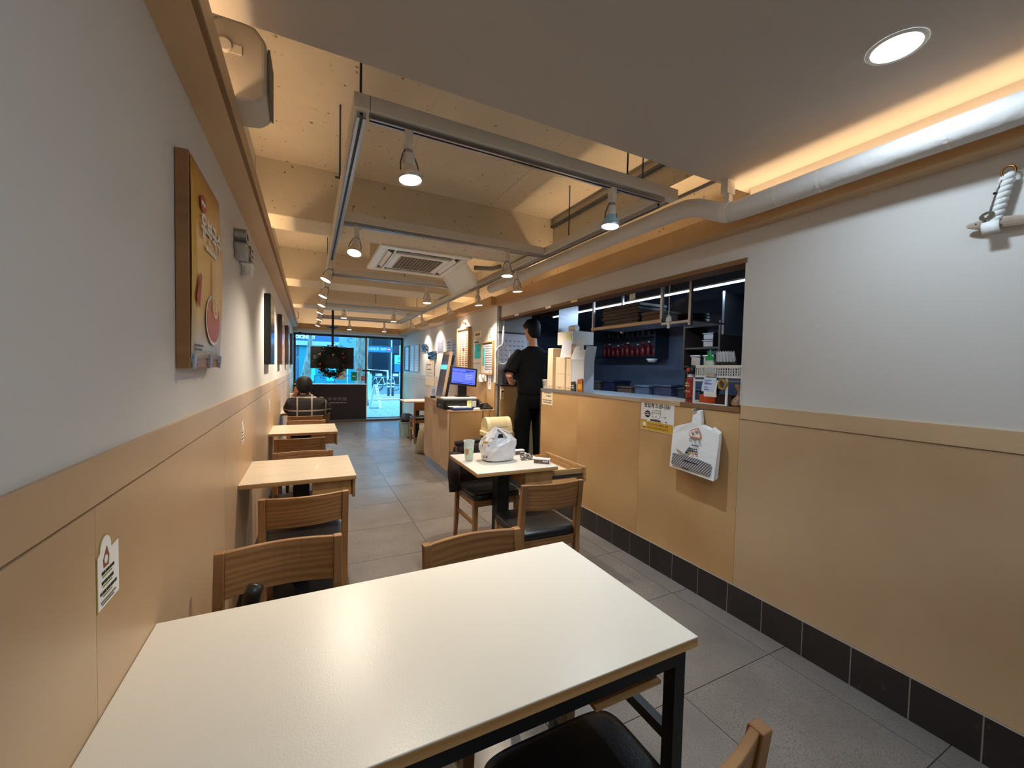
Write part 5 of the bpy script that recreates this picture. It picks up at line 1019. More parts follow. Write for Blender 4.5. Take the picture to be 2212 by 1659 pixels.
B().limb([((-0.205, -0.03, 0.70), 0.05, 0.035), ((-0.225, -0.06, 0.55), 0.05, 0.035), ((-0.22, -0.085, 0.40), 0.045, 0.03)], 10).obj('sleeve', MATS['coat_cloth'], ct, smooth=True); B().limb([((-0.19, 0.0, 0.76), 0.03, 0.02), ((0, 0.02, 0.775), 0.032, 0.02), ((0.19, 0.0, 0.76), 0.03, 0.02)], 10).obj('collar', MATS['coat_cloth'], ct, smooth=True)
# strap end of a bag on the near left chair
bs_ = thing('shoulder_bag', 'dark glossy bag with upright handle lying on the near left chair', 'bag', (-0.16, 1.45, 0.467))
B().loft([ring_e((0, 0, z), rx, ry, 16) for z, rx, ry in ((0, 0.11, 0.08), (0.03, 0.125, 0.09), (0.09, 0.11, 0.08), (0.12, 0.05, 0.04))]).obj('bag_body', mat('bag_leather', (40, 32, 28), 0.35), bs_, smooth=True); B().limb([((-0.01, 0.03, 0.09), 0.024, 0.016), ((0.0, 0.03, 0.17), 0.026, 0.014), ((0.012, 0.03, 0.205), 0.022, 0.010)], 12).obj('handle', MATS['bag_leather'], bs_, smooth=True)

# ================================================================== CASH COUNTER
pc_ = thing('cash_counter', 'plywood cash counter with steel toe kick in the middle of the room', 'counter')
PX, PY = 1.516, 4.682
box('end_panel', PX+0.002, 2.105, PY, PY+0.018, 0.10, 0.832, ply_warm, pc_); box('corner_post', PX, PX+0.0018, PY, PY+0.02, 0.10, 0.835, ply_edge, pc_)
for a, b_ in ((PY+0.0005, 5.08), (5.082, 5.47), (5.472, 5.90)): box('side_panel', PX, PX+0.018, a+(0.02 if a < 4.7 else 0), b_, 0.10, 0.832, ply_v, pc_)
box('top', PX-0.004, 2.106, PY-0.006, 5.43, 0.833, 0.852, ply, pc_, bevel=0.002); box('raised_end', PX, 2.10, 5.45, 5.90, 0.833, 0.928, ply_v, pc_); box('raised_top', PX-0.003, 2.10, 5.445, 5.905, 0.929, 0.942, ply, pc_)
box('toe_kick', PX+0.012, 2.10, PY+0.012, 5.88, 0.0, 0.0995, steel, pc_); box('back_panel', PX+0.02, 2.1, 5.88, 5.898, 0.1, 0.83, ply_v, pc_)
cd = thing('cash_till', 'black metal cash drawer on the cash counter', 'cash drawer', (1.70, 4.93, 0.8525)); box('case', -0.225, 0.225, -0.13, 0.20, 0, 0.118, black_p, cd, bevel=0.004); box('drawer_front', -0.2285, -0.2252, -0.12, 0.19, 0.012, 0.085, black_m, cd); B().cyl((-0.229, 0.03, 0.05), (-0.236, 0.03, 0.05), 0.012).obj('lock', alu, cd)
kp = thing('white_tray', 'flat white keyboard tray lying on the black cash drawer', 'keyboard', (1.72, 4.95, 0.971)); box('slab', -0.215, 0.20, -0.10, 0.11, 0, 0.024, white_p, kp, bevel=0.006); bars([(-0.19, 0.17, -0.05+0.025*k, 0.014) for k in range(6)], mat('key_grey', (206, 206, 202), 0.5), kp, 'keys', z=0.003).location = (0, 0, 0.0242)
for k, (x, c, nm) in enumerate(((1.80, (214, 218, 140), 'yellow green'), (1.865, (226, 230, 238), 'white'))):
    o = B().sheet(lambda u, v: (-0.03+0.06*u, -0.0025-0.012*v*v*(1-k), 0.075-0.075*v+0.008*u*(1-k)), 3, 5).obj('sticky_note', mat('sticky%d' % k, c, 0.7), None, solid=0.0008); o.location = (x, 4.7985, 0.885); tag(o, nm + ' note stuck on the front of the black cash drawer', 'note', 'notes on the cash drawer')
mo = thing('pos_monitor', 'black point of sale monitor with violet blue screen on the cash counter', 'monitor', (1.775, 4.98, 1.0), (0, 0, 0.0))
mm = Matrix.Translation((0, -0.02, 0.262)) @ Matrix.Rotation(0.10, 4, 'Y') @ Matrix.Rotation(-0.12, 4, 'X')
def mbox(name, x0, x1, y0, y1, z0, z1, m): o = B().box(x0, x1, y0, y1, z0, z1, None).obj(name, m, mo, bevel=0.004 if name == 'bezel' else 0); o.matrix_local = mm; return o
mbox('bezel', -0.185, 0.185, -0.012, 0.018, -0.118, 0.118, black_p)
mbox('screen', -0.158, 0.158, -0.0135, -0.0122, -0.096, 0.096, mat('screen_blue', (60, 70, 200), 0.3, emit=(84, 104, 236), estr=0.9))
scl = mat('screen_line', (30, 36, 120), 0.3, emit=(40, 56, 170), estr=0.5); scw = mat('screen_pale', (150, 160, 240), 0.3, emit=(150, 168, 255), estr=0.8)
for (x0, x1, z0, z1, m) in ((-0.155, 0.09, 0.050, 0.058, scl), (-0.155, -0.01, 0.086, 0.092, scl), (0.0, 0.002, -0.09, 0.09, scl), (0.02, 0.14, 0.066, 0.082, scl), (0.02, 0.14, -0.06, -0.056, scl), (-0.14, 0.14, -0.086, -0.078, scl), (0.02, 0.12, 0.02, 0.024, scw), (0.02, 0.12, -0.005, -0.001, scw), (0.02, 0.10, -0.03, -0.026, scw)): mbox('screen_graphic', x0, x1, -0.0142, -0.0137, z0, z1, m)
box('stand', -0.05, 0.05, -0.02, 0.05, -0.005, 0.15, black_p, mo, bevel=0.005); box('foot', -0.08, 0.08, -0.05, 0.09, -0.0048, 0.012, black_p, mo, bevel=0.004)
ph = thing('desk_phone', 'black desk phone with coiled cord on the cash counter', 'phone', (2.0, 4.80, 0.8525)); B().prism([(-0.09, 0), (0.09, 0), (0.09, 0.07), (-0.09, 0.025)], -0.09, 0.09, lambda p: (p[2], p[0], p[1])).obj('base', black_p, ph, bevel=0.006); B().limb([((-0.065, -0.085, 0.055), 0.026, 0.02), ((-0.06, -0.04, 0.075), 0.018, 0.016), ((-0.055, 0.04, 0.10), 0.018, 0.016), ((-0.05, 0.085, 0.105), 0.026, 0.02)], 10).obj('handset', black_p, ph, smooth=True)
b = B()
for i in range(4):
    for j in range(3): b.box(0.005+0.026*j, 0.024+0.026*j, -0.06+0.03*i, -0.04+0.03*i, 0.033+0.0075*i, 0.039+0.0075*i)
b.obj('keypad', mat('key_dark', (60, 60, 64), 0.5), ph)
B().tube([(-0.06+0.007*math.cos(k*0.9), -0.128+0.004*math.sin(k*0.9), 0.05-0.0045*k) for k in range(105)], 0.003, 5).obj('coiled_cord', black_p, ph)
B().tube([(0.0, -0.09, 0.05), (0.04, -0.125, 0.0), (0.02, -0.128, -0.12), (-0.04, -0.128, -0.22)], 0.003, 6).obj('line_cord', black_p, ph)
bkb = thing('account_book', 'blue covered account book with papers on the front of the cash counter', 'book', (1.68, 4.735, 0.8525)); box('cover', -0.125, 0.13, -0.055, 0.06, 0, 0.030, mat('navy_cover', (58, 84, 150), 0.6), bkb, bevel=0.003); box('papers', -0.12, 0.115, -0.05, 0.055, 0.0305, 0.040, paper, bkb); B().box(-0.16, -0.02, -0.02, 0.06, 0.0405, 0.046, Matrix.Rotation(0.1, 4, 'Z')).obj('letter', white_p, bkb)
ms = B().lathe([(0.0, 0.0), (0.030, 0.0), (0.034, 0.010), (0.026, 0.024), (0.0, 0.030)], 20, sx=1.3, sy=0.85).obj('computer_mouse', white_p, None, smooth=True); ms.location = (1.875, 4.72, 0.8525); tag(ms, 'white computer mouse beside the desk phone', 'mouse'); box('wheel', -0.003, 0.003, -0.008, 0.0, 0.024, 0.031, black_p, ms)
B().tube([(0.03, 0.01, 0.012), (0.09, 0.06, 0.01), (0.10, 0.16, 0.02), (0.02, 0.22, 0.03)], 0.002, 6).obj('mouse_cord', white_p, ms)
ki = thing('order_kiosk', 'tall slim leaning order kiosk screen seen from its edge on the cash counter', 'kiosk', (1.545, 5.28, 0.8525))
km = Matrix.Rotation(0.17, 4, 'Y')
for nm, a, m in (('shell', (-0.02, 0.014, -0.16, 0.16, 0.09, 0.74), mat('kiosk_beige', (178, 152, 130), 0.5)), ('back_cover', (0.0145, 0.05, -0.158, 0.158, 0.10, 0.70), black_p), ('screen', (-0.0225, -0.0205, -0.14, 0.14, 0.14, 0.70), mat('kiosk_screen', (70, 64, 66), 0.15, emit=(80, 76, 80), estr=0.3)), ('screen_banner', (-0.0235, -0.0226, -0.135, 0.135, 0.50, 0.56), mat('cyan_banner', (90, 220, 220), 0.4, emit=(90, 230, 235), estr=0.6))): o = B().box(*a).obj(nm, m, ki, bevel=0.003 if nm == 'shell' else 0); o.matrix_local = km
box('base', -0.05, 0.12, -0.12, 0.12, 0, 0.085, mat('kiosk_beige2', (160, 130, 104), 0.5), ki, bevel=0.004); B().cyl((0.052, 0.0, 0.40), (0.055, 0.0, 0.40), 0.012).obj('lock', alu, ki).matrix_local = km
ss = thing('counter_sign', 'small upright card sign in a dark stand at the raised counter end', 'sign', (1.55, 5.56, 0.9425)); box('card', -0.03, 0.03, -0.003, 0.0, 0.03, 0.16, mat('pale_blue_card', (190, 206, 236), 0.6), ss, bevel=0.001); box('stand', -0.035, 0.035, -0.03, 0.03, 0, 0.03, black_p, ss, bevel=0.003); bars([(-0.02, 0.02, 0.06+0.015*k, 0.007) for k in range(5)], ink_g, ss).matrix_local = Matrix.Translation((0, -0.0032, 0)) @ Euler(R_F).to_matrix().to_4x4()
for k, (x, y, r, h, c, nm) in enumerate(((1.60, 5.16, 0.022, 0.12, (24, 22, 24), 'black capped bottle'), (1.93, 5.20, 0.035, 0.10, (206, 196, 176), 'cream jar'), (2.00, 5.14, 0.03, 0.13, (150, 140, 124), 'grey tin'))):
    t = thing('counter_jar', nm + ' behind the monitor on the cash counter', 'jar', (x, y, 0.8525 if y < 5.43 else 0.9425)); B().lathe([(r, 0), (r, h*0.8), (r*0.8, h*0.88)], 16).obj('body', mat('jar%d' % k, c, 0.4), t); B().lathe([(r*0.82, h*0.885), (r*0.82, h)], 16).obj('lid', black_p if k == 0 else white_p, t)
# waste bin with swing lid
bi = thing('waste_bin', 'dark waste bin with a cream swing lid beside the cash counter', 'waste bin', (1.985, 4.36, 0))
def rr(w, d, z, n=28, p=0.35): return [(w*math.copysign(abs(math.cos(a))**p, math.cos(a)), d*math.copysign(abs(math.sin(a))**p, math.sin(a)), z) for a in [2*PI*(k+0.5)/n for k in range(n)]]
B().loft([rr(0.135, 0.095, 0), rr(0.165, 0.12, 0.58), rr(0.15, 0.105, 0.58)]).obj('body', mat('bin_brown', (44, 36, 34), 0.5), bi, smooth=False)
B().loft([rr(0.178, 0.13, 0.582), rr(0.182, 0.134, 0.60), rr(0.175, 0.128, 0.618), rr(0.182, 0.134, 0.622), rr(0.178, 0.13, 0.638)]).obj('rim', cream_p, bi)
B().loft([[(x, 0.11*math.cos(a), 0.638+0.165*math.sin(a)) for a in [PI*k/14 for k in range(15)]] for x in (-0.155, -0.15, 0.15, 0.155)]).obj('hood', cream_p, bi, smooth=False)
B().sheet(lambda u, v: (-0.10+0.20*u, -0.113*math.cos(0.35+1.0*v), 0.638+0.168*math.sin(0.35+1.0*v)), 4, 8).obj('swing_flap', mat('cream_dark', (206, 186, 142), 0.45), bi, solid=0.003)
# things on the pillar (faces -X)
def wall_card(name, lab, cat, x, y0, y1, z0, z1, m, depth=0.002, frame=None, group=None):
    t = thing(name, lab, cat, (x, (y0+y1)/2, (z0+z1)/2), R_R, group); w, h = (y1-y0)/2, (z1-z0)/2
    if frame:
        fr, fd, fw = frame; B().box(-w, -w+fw, -h, h, 0, fd).box(w-fw, w, -h, h, 0, fd).box(-w+fw, w-fw, -h, -h+fw, 0, fd).box(-w+fw, w-fw, h-fw, h, 0, fd).obj('frame', fr, t, bevel=0.002); box('sheet', -w+fw, w-fw, -h+fw, h-fw, 0.002, fd*0.5, m, t)
    else: box('sheet', -w, w, -h, h, 0, depth, m, t)
    return t, w, h
t, w, h = wall_card('menu_board', 'tall wooden framed menu board on the white pillar', 'menu board', 2.1195, 5.60, 6.13, 1.20, 1.98, mat('menu_cream', (236, 222, 198), 0.6), frame=(ply_warm, 0.05, 0.03))
bars([(-0.19+0.13*c, -0.10+0.13*c, 0.30-0.032*r, 0.017) for c in range(3) for r in range(19)], mat('menu_brown', (140, 96, 72), 0.7), t, 'menu_lines').location = (0, 0, 0.0255); ell(0.0, 0.06, 0.045, 0.03, 0.0255, 0.0262).obj('emblem', red_m, t)
hk = thing('picture_lamp', 'small brass hook above the menu board', 'hook', (2.1195, 5.88, 2.03), R_R); B().box(-0.04, 0.04, 0.02, 0.03, 0, 0.05).obj('plate', mat('brass2', (160, 120, 60), 0.3, 0.9), hk); B().tube([(0.03, 0.025, 0.045), (0.032, -0.01, 0.045), (0.025, -0.035, 0.03)], 0.006, 8).obj('arm', MATS['brass2'], hk)
t, w, h = wall_card('wall_poster', 'pale poster with a cyan picture between the two menu boards', 'poster', 2.1195, 5.21, 5.50, 1.45, 1.77, mat('pale_sheet', (220, 214, 206), 0.6)); box('picture', -0.11, 0.13, -0.10, 0.10, 0.0022, 0.003, mat('cyan_print', (60, 200, 214), 0.5, noise=(14, 0.35)), t); bars([(-0.12, 0.05, 0.13, 0.02)], ink, t).location = (0, 0, 0.0022)
t, w, h = wall_card('wall_note', 'small cream note above the cyan poster', 'note', 2.1195, 5.22, 5.48, 1.80, 1.895, mat('cream_sheet', (240, 226, 190), 0.6)); bars([(-0.09, 0.08, 0.0, 0.03)], ink_g, t).location = (0, 0, 0.0022)
t, w, h = wall_card('menu_board', 'shorter wooden framed menu sheet at the near edge of the pillar', 'menu board', 2.1195, 4.76, 5.16, 1.29, 1.735, mat('white_sheet', (222, 222, 230), 0.5), frame=(ply_warm, 0.03, 0.022)); box('cyan_strip', -0.17, -0.10, -0.10, 0.13, 0.016, 0.0168, MATS['cyan_print'], t); bars([(-0.07, 0.16, 0.15-0.03*r, 0.014) for r in range(11)], ink_g, t, 'menu_lines').location = (0, 0, 0.0155); bars([(-0.15, 0.16, 0.185, 0.014)], mat('blue_ink', (60, 70, 110), 0.7), t).location = (0, 0, 0.0155)
t, w, h = wall_card('wall_note', 'small white card with a circle at the top of the pillar edge', 'note', 2.1195, 4.845, 4.98, 1.755, 1.905, paper); B().tube([(0.03*math.cos(2*PI*k/20), 0.03+0.03*math.sin(2*PI*k/20), 0.0025) for k in range(20)], 0.002, 5, True).obj('circle', ink_g, t); bars([(-0.03, 0.03, -0.03, 0.012), (-0.035, 0.035, -0.05, 0.014)], ink_g, t).location = (0, 0, 0.0022)
t, w, h = wall_card('paper_strip', 'narrow white paper strip hanging low at the pillar edge', 'notice', 2.107, 4.82, 4.92, 1.10, 1.37, paper); bars([(-0.03, 0.03, 0.10-0.02*k, 0.01) for k in range(10)], ink_g, t).location = (0, 0, 0.0022)
t, w, h = wall_card('paper_pile', 'crumpled white receipts tucked on the pillar ledge', 'papers', 2.105, 4.97, 5.18, 1.20, 1.28, paper, 0.02); B().sheet(lambda u, v: (-0.08+0.16*u, -0.05+0.10*v, 0.03+0.015*math.sin(7*u+3*v)), 5, 5).obj('crumpled_sheet', paper, t, solid=0.001)
re_ = thing('remote_control', 'cream air conditioner remote in a holder on the plywood post by the passage', 'remote', (2.139, 4.556, 1.055), R_F); B().prism(rr2 if False else [(-0.02, -0.06), (0.02, -0.06), (0.023, -0.02), (0.02, 0.06), (-0.02, 0.06), (-0.023, -0.02)], 0, 0.018).obj('body', cream_p, re_, bevel=0.004); box('display', -0.013, 0.013, 0.025, 0.048, 0.0182, 0.019, ink, re_)
b = B()
for i in range(3):
    for j in range(2): b.box(-0.012+0.014*j, -0.002+0.014*j, -0.03+0.016*i, -0.022+0.016*i, 0.0182, 0.0195)
b.obj('buttons', ink_g, re_)
# swatter, calendar, machine by the worker
sw = thing('fly_swatter', 'white racket shaped electric fly swatter hanging by the passage', 'swatter', (2.16, 4.60, 0)); B().limb([((0.006, 0, 1.905), 0.012), ((0.0, 0, 1.70), 0.015), ((-0.002, 0, 1.66), 0.011)], 12).obj('handle', white_p, sw, smooth=True); B().tube([(0.095*math.cos(a), 0, 1.55+0.118*math.sin(a)) for a in [2*PI*k/32 for k in range(32)]], 0.007, 8, True).obj('hoop', white_p, sw, smooth=True)
b = B()
for k in range(-4, 5): x = 0.019*k; hh = 0.115*math.sqrt(max(0, 1-(x/0.095)**2)); b.box(x-0.002, x+0.002, -0.001, 0.001, 1.55-hh, 1.55+hh)
b.obj('grid_wires', mat('swatter_wire', (150, 152, 154), 0.4, 0.6), sw); B().tube([(0.006, 0, 1.905), (0.006, 0.0, 1.985)], 0.003, 6).obj('loop', white_p, sw)
cal = thing('wall_calendar', 'large white calendar sheet with a black top bar on the grey wall behind the worker', 'calendar', (2.345, 4.6995, 1.62), R_F); box('sheet', -0.20, 0.21, -0.20, 0.205, 0, 0.002, mat('calendar_sheet', (196, 198, 208), 0.7), cal); B().box(-0.21, 0.22, 0.205, 0.222, 0, 0.006).obj('top_bar', ink, cal); bars([(-0.17+0.06*c, -0.14+0.06*c, 0.11-0.06*r, 0.012) for c in range(6) for r in range(5)], ink_g, cal).location = (0, 0, 0.0022)
mc = thing('coffee_machine', 'black countertop machine in front of the worker', 'machine', (2.32, 4.60, 1.1785)); B().box(-0.12, 0.13, -0.035, 0.09, 0, 0.20).obj('body', black_p, mc, bevel=0.02, seg=3); ell(-0.06, 0.14, 0.022, 0.03, 0.0, 0.004).obj('badge', alu, mc, loc=(0, -0.0365, 0), rot=R_F); box('lid', -0.10, 0.11, -0.03, 0.085, 0.2005, 0.225, steel_d, mc, bevel=0.006); B().cyl((0.06, -0.036, 0.06), (0.06, -0.05, 0.06), 0.015).obj('dial', alu, mc)
# far right wall
for k, (y0, y1, z0, z1, fr, lab) in enumerate(((10.06, 10.58, 1.265, 1.89, dark_brown, 'dark framed pale notice nearest the shop door'), (9.55, 9.98, 1.265, 1.88, alu, 'left of two pale blue sheets on the far right wall'), (9.08, 9.53, 1.265, 1.875, alu, 'right of two pale blue sheets on the far right wall'))):
    t, w, h = wall_card('framed_notice', lab, 'notice', 2.2075, y0, y1, z0, z1, mat('pale_blue_sheet', (206, 220, 236), 0.4), frame=(fr, 0.03, 0.03 if k == 0 else 0.008)); bars([(-w*0.6, w*0.6, h*0.6-0.06*r, 0.012) for r in range(7)], mat('faint_print', (176, 190, 206), 0.7), t).location = (0, 0, 0.0155)
l2 = thing('metal_letters', 'two rows of dark raised Korean letters on the far right wall', 'lettering', (2.2075, 8.25, 1.70), R_R); text('맛있는', 0.17, steel_d, l2, (-0.30, 0.07, 0.02), ext=0.018, name='letter_row', bold=0.003); text('유부초밥', 0.16, steel_d, l2, (0.27, -0.10, 0.02), ext=0.018, name='letter_row', bold=0.003)
t, w, h = wall_card('price_board', 'beige price board with dark lines low on the far right wall', 'notice', 2.1935, 7.82, 8.50, 1.0, 1.51, mat('beige_board', (206, 182, 156), 0.6)); bars([(-0.25, 0.1, 0.17, 0.03), (-0.25, -0.2, 0.12, 0.03), (-0.25, 0.12, 0.07, 0.03), (-0.28, 0.2, 0.0, 0.008), (-0.28, 0.2, -0.06, 0.008)], brown_m, t).location = (0, 0, 0.0022); box('bottom_band', -w, w, -h, -h+0.09, 0.0022, 0.003, kraft, t)
for k, (y0, y1, z0, z1, c, lab) in enumerate(((6.79, 7.14, 1.60, 1.89, (214, 218, 232), 'white notice with bold lines left of the menu board'), (6.52, 6.76, 1.57, 1.83, (170, 186, 234), 'blue sheet beside the bold notice'), (6.95, 7.12, 1.20, 1.57, (176, 196, 232), 'pale blue sheet below the bold notice'), (6.75, 6.93, 1.25, 1.57, (196, 200, 226), 'lilac sheet in the lower notice row'), (6.53, 6.73, 1.22, 1.57, (186, 192, 224), 'violet sheet in the lower notice row nearest the pillar'), (7.29, 7.66, 1.64, 1.88, (120, 116, 136), 'grey banner card above the kiosk'))):
    t, w, h = wall_card('wall_notice', lab, 'notice', 2.2075, y0, y1, z0, z1, mat('notice%d' % k, c, 0.6), group='notices on the far right wall'); bars([(-w*0.7, w*0.6, h*0.5-0.05*r, 0.022 if k == 0 else 0.008) for r in range(4)], ink_g if k else mat('slate_ink', (96, 108, 130), 0.7), t).location = (0, 0, 0.0022)
# items near the far right table
sk = thing('cloth_sack', 'olive grey cloth sack slumped beside the cash counter', 'sack', (1.64, 6.42, 0)); b = B(); b.loft([[crumple((rx*math.cos(a), ry*math.sin(a), z), 0.012, 26, z*9) for a in [2*PI*k/18 for k in range(18)]] for z, rx, ry in ((0.0, 0.10, 0.14), (0.06, 0.125, 0.17), (0.2, 0.11, 0.16), (0.34, 0.075, 0.12), (0.45, 0.03, 0.06))]); b.obj('sack_body', mat('sack_cloth', (150, 140, 116), 0.9, bump=(20, 0.6)), sk, smooth=True); B().tube([(0, 0, 0.44), (0.03, 0.02, 0.47), (0.06, 0.0, 0.45)], 0.008, 6).obj('tie', MATS['sack_cloth'], sk)
gb = thing('storage_crate', 'grey green plastic crate under the far right table', 'crate', (1.70, 8.05, 0)); B().loft([rr(0.10, 0.14, 0.0), rr(0.12, 0.16, 0.30), rr(0.11, 0.15, 0.30), rr(0.095, 0.13, 0.01)]).obj('tub', mat('crate_grey', (140, 164, 164), 0.5), gb); B().loft([rr(0.126, 0.166, 0.285), rr(0.126, 0.166, 0.302), rr(0.121, 0.161, 0.302), rr(0.121, 0.161, 0.285)]).obj('rim', MATS['crate_grey'], gb)
jk = thing('folded_jacket', 'dark folded jacket piled in the crate under the far right table', 'jacket', (1.72, 8.05, 0.302)); B().loft([[crumple((rx*math.cos(a), ry*math.sin(a), z), 0.010, 40, z*20) for a in [2*PI*k/16 for k in range(16)]] for z, rx, ry in ((0.0, 0.10, 0.13), (0.06, 0.12, 0.15), (0.12, 0.10, 0.13), (0.15, 0.04, 0.06))]).obj('cloth', mat('jacket_grey', (70, 78, 92), 0.8), jk, smooth=True); B().limb([((-0.1, 0, 0.1), 0.03), ((0.0, -0.1, 0.12), 0.03), ((0.1, -0.12, 0.08), 0.025)], 8).obj('sleeve', MATS['jacket_grey'], jk, smooth=True)
# television on a ceiling pole near the window, and the wreath on the glass
tv = thing('television', 'black television hung on a ceiling pole before the shop window', 'television', (0.43, 9.3, 1.525)); box('panel', -0.415, 0.415, -0.02, 0.03, -0.228, 0.228, black_p, tv, bevel=0.006); box('back_box', -0.22, 0.22, -0.07, -0.0205, -0.14, 0.14, black_m, tv, bevel=0.01); box('label', -0.36, -0.28, -0.0212, -0.0203, -0.03, 0.05, mat('label_dark', (70, 70, 70), 0.6), tv)
B().cyl((0, 0.0, 0.2285), (0, 0, 1.31), 0.022, n=14).obj('pole', black_m, tv); B().cyl((0, 0, 0.60), (0, 0, 0.64), 0.05, 0.14, n=20).obj('flare', black_m, tv)
wre = thing('wreath', 'round dark green wreath with red berries hung on the back of the television', 'wreath', (0.415, 9.222, 1.44), R_F)
b = B(); rw = random.Random(5)
for k in range(900):
    a = rw.random()*2*PI; R0 = 0.235+rw.gauss(0, 0.042); c = Vector((R0*math.cos(a), R0*math.sin(a)*1.12, 0.02+rw.random()*0.05)); d = Vector((rw.gauss(0, 1), rw.gauss(0, 1), rw.gauss(0, 0.5))).normalized()*0.055; n_ = d.orthogonal().normalized()*0.011
    b._face([b.bm.verts.new(c-d*0.3), b.bm.verts.new(c+d*0.2+n_), b.bm.verts.new(c+d), b.bm.verts.new(c+d*0.2-n_)])
nl = b.obj('needles', mat('fir_green', (26, 46, 34), 0.7), wre); nl['kind'] = 'stuff'
B().tube([(0.235*math.cos(2*PI*k/28), 0.263*math.sin(2*PI*k/28), 0.03) for k in range(28)], 0.028, 8, True).obj('ring', mat('fir_dark', (18, 30, 24), 0.9), wre)
for k in range(9):
    a = k*2*PI/9+0.3+0.25*math.sin(k*5.0); B().lathe([(0.0, -0.018), (0.016, -0.008), (0.016, 0.008), (0.0, 0.018)], 10).obj('berry', mat('berry_red', (186, 40, 50), 0.4), wre, smooth=True, loc=(0.25*math.cos(a)*(0.9+0.2*(k % 2)), 0.28*math.sin(a)*(0.9+0.2*((k+1) % 2)), 0.085))
B().lathe([(0.02, 0), (0.022, 0.03), (0.008, 0.045)], 12).obj('bell', mat('gold', (220, 180, 110), 0.3, 0.8), wre, loc=(0.02, 0.14, 0.06))
# things standing on the window counter / stuck on the glass
for k, (x0, x1, z0, z1, c, nm, lab) in enumerate(((0.93, 1.06, 0.995, 1.21, (30, 150, 90), 'window_card', 'green card stuck low on the shop window'), (1.16, 1.25, 0.995, 1.11, (220, 90, 60), 'window_card', 'orange red sticker low on the shop window by the door'), (0.60, 0.80, 1.02, 1.30, (230, 206, 170), 'window_card', 'cream paper sheet stuck on the shop window under the wreath'), (1.085, 1.15, 1.0, 1.20, (190, 220, 214), 'window_card', 'pale narrow card between the green and red stickers'))):
    t = thing(nm, lab, 'sticker', ((x0+x1)/2, 10.826, (z0+z1)/2), R_F, 'cards on the shop window'); w, h = (x1-x0)/2, (z1-z0)/2; box('sheet', -w, w, -h, h, 0, 0.002, mat('wcard%d' % k, c, 0.6), t); bars([(-w*0.6, w*0.6, 0.0, h*0.25)], paper if k < 2 else kraft, t).location = (0, 0, 0.0022)
pl = ell(0, 0, 0.07, 0.048, 0, 0.004).obj('oval_sticker', white_p, None); pl.location = (1.12, 10.846, 1.27); pl.rotation_euler = R_F; tag(pl, 'white oval sticker on the shop window above the red one', 'sticker'); ell(0, 0, 0.05, 0.03, 0.0042, 0.0048).obj('inner_oval', mat('pale_oval', (206, 214, 220), 0.5), pl)
dh = thing('door_handle_bar', 'dark wooden door handle on the glass shop door', 'handle', (1.31, 10.80, 1.255)); B().cyl((-0.12, 0, 0), (0.13, 0, -0.01), 0.022, n=12).obj('grip', dark_brown, dh); B().cyl((0.03, 0, 0), (0.03, 0.052, 0), 0.01, n=8).obj('mount', alu, dh)
# things on the seated customer's table and the far right table
for k, (x, y, lab) in enumerate(((-0.22, 6.25, 'tall clear water bottle on the customer table by the wall'),)):
    t = thing('water_bottle', lab, 'bottle', (x, y, 0.7205)); B().lathe([(0.035, 0), (0.037, 0.01), (0.037, 0.17), (0.018, 0.21), (0.016, 0.235)], 18).obj('body', mat('bottle_clear', (214, 232, 244), 0.1, alpha=0.5), t, smooth=True); B().lathe([(0.018, 0.2355), (0.018, 0.255)], 14).obj('cap', white_p, t)
# security camera and doorway sign near the window head
sc_ = thing('security_camera', 'small white dome camera at the top left of the shop window', 'camera', (-0.20, 10.52, 2.143)); B().lathe([(0.05, 0.0), (0.05, -0.03), (0.0, -0.031)], 18).obj('mount', white_p, sc_); B().lathe([(0.0, -0.09), (0.03, -0.075), (0.042, -0.05), (0.042, -0.032)], 18).obj('dome', black_p, sc_, smooth=True)

# ================================================================== OUTSIDE
pav_m = speckle('pavement_stone', (128, 134, 138), (98, 106, 112), 20.0, 0.15, 0.8, 0.08, rand=0.06)
gr = struct(box('ground_street', -14, 18, 10.96, 60, -0.25, -0.06, mat('asphalt', (96, 104, 110), 0.9, noise=(3, 0.15))), 'street surface')
sw_ = struct(box('ground_pavement', -8, 12, 10.96, 16.6, -0.10, -0.035, mat('pavement_bed', (70, 76, 80), 0.9)), 'pavement bed outside the shop')
_pv = B().box(-0.295, 0.295, -0.145, 0.145, -0.01, 0.01).mesh('paving_slab', pav_m)
for i in range(18):
    for j in range(9):
        t = bpy.data.objects.new('paving_slab', _pv); COL.objects.link(t); t.parent = sw_; t.location = (0.1+0.30*j+0.15*(i % 2)*2, 11.12+0.30*i, -0.025) if False else (0.0+0.6*j-0.3*(i % 2), 11.13+0.30*i, -0.026)
struct(box('ground_kerb', -8, 12, 16.6, 16.8, -0.2, -0.02, mat('kerb_stone', (190, 196, 198), 0.8)), 'kerb stone')
for k, y in enumerate((18.3, 19.4, 20.6)): struct(box('road_marking', -3, 9, y, y+0.35, -0.06, -0.056, mat('road_paint', (226, 232, 232), 0.8)), 'white road marking')
teal = mat('teal_shutter', (14, 124, 140), 0.5); fac = mat('facade_pale', (118, 128, 138), 0.7, noise=(2, 0.08)); fac_d = mat('facade_dark', (30, 38, 50), 0.6); pane_m = mat('shop_pane', (70, 100, 136), 0.3, spec=0.2)
FY = 26.0
fb = thing('shop_building', 'pale shop building with teal front and white MEDICINE BY sign across the street', 'building', (0, FY, -0.06))
box('wall', -6, 3.0, 0.3, 4, 0, 7.5, fac, fb); box('teal_front', -0.55, 2.4, 0.22, 0.299, 0.2, 2.52, teal, fb); box('cornice', -6, 3.0, 0.0, 0.299, 2.53, 2.78, mat('pale_cornice', (146, 164, 170), 0.6), fb); box('sign_band', -6, 3.0, 0.15, 0.299, 2.79, 3.55, mat('sign_blue', (44, 84, 134), 0.5), fb)
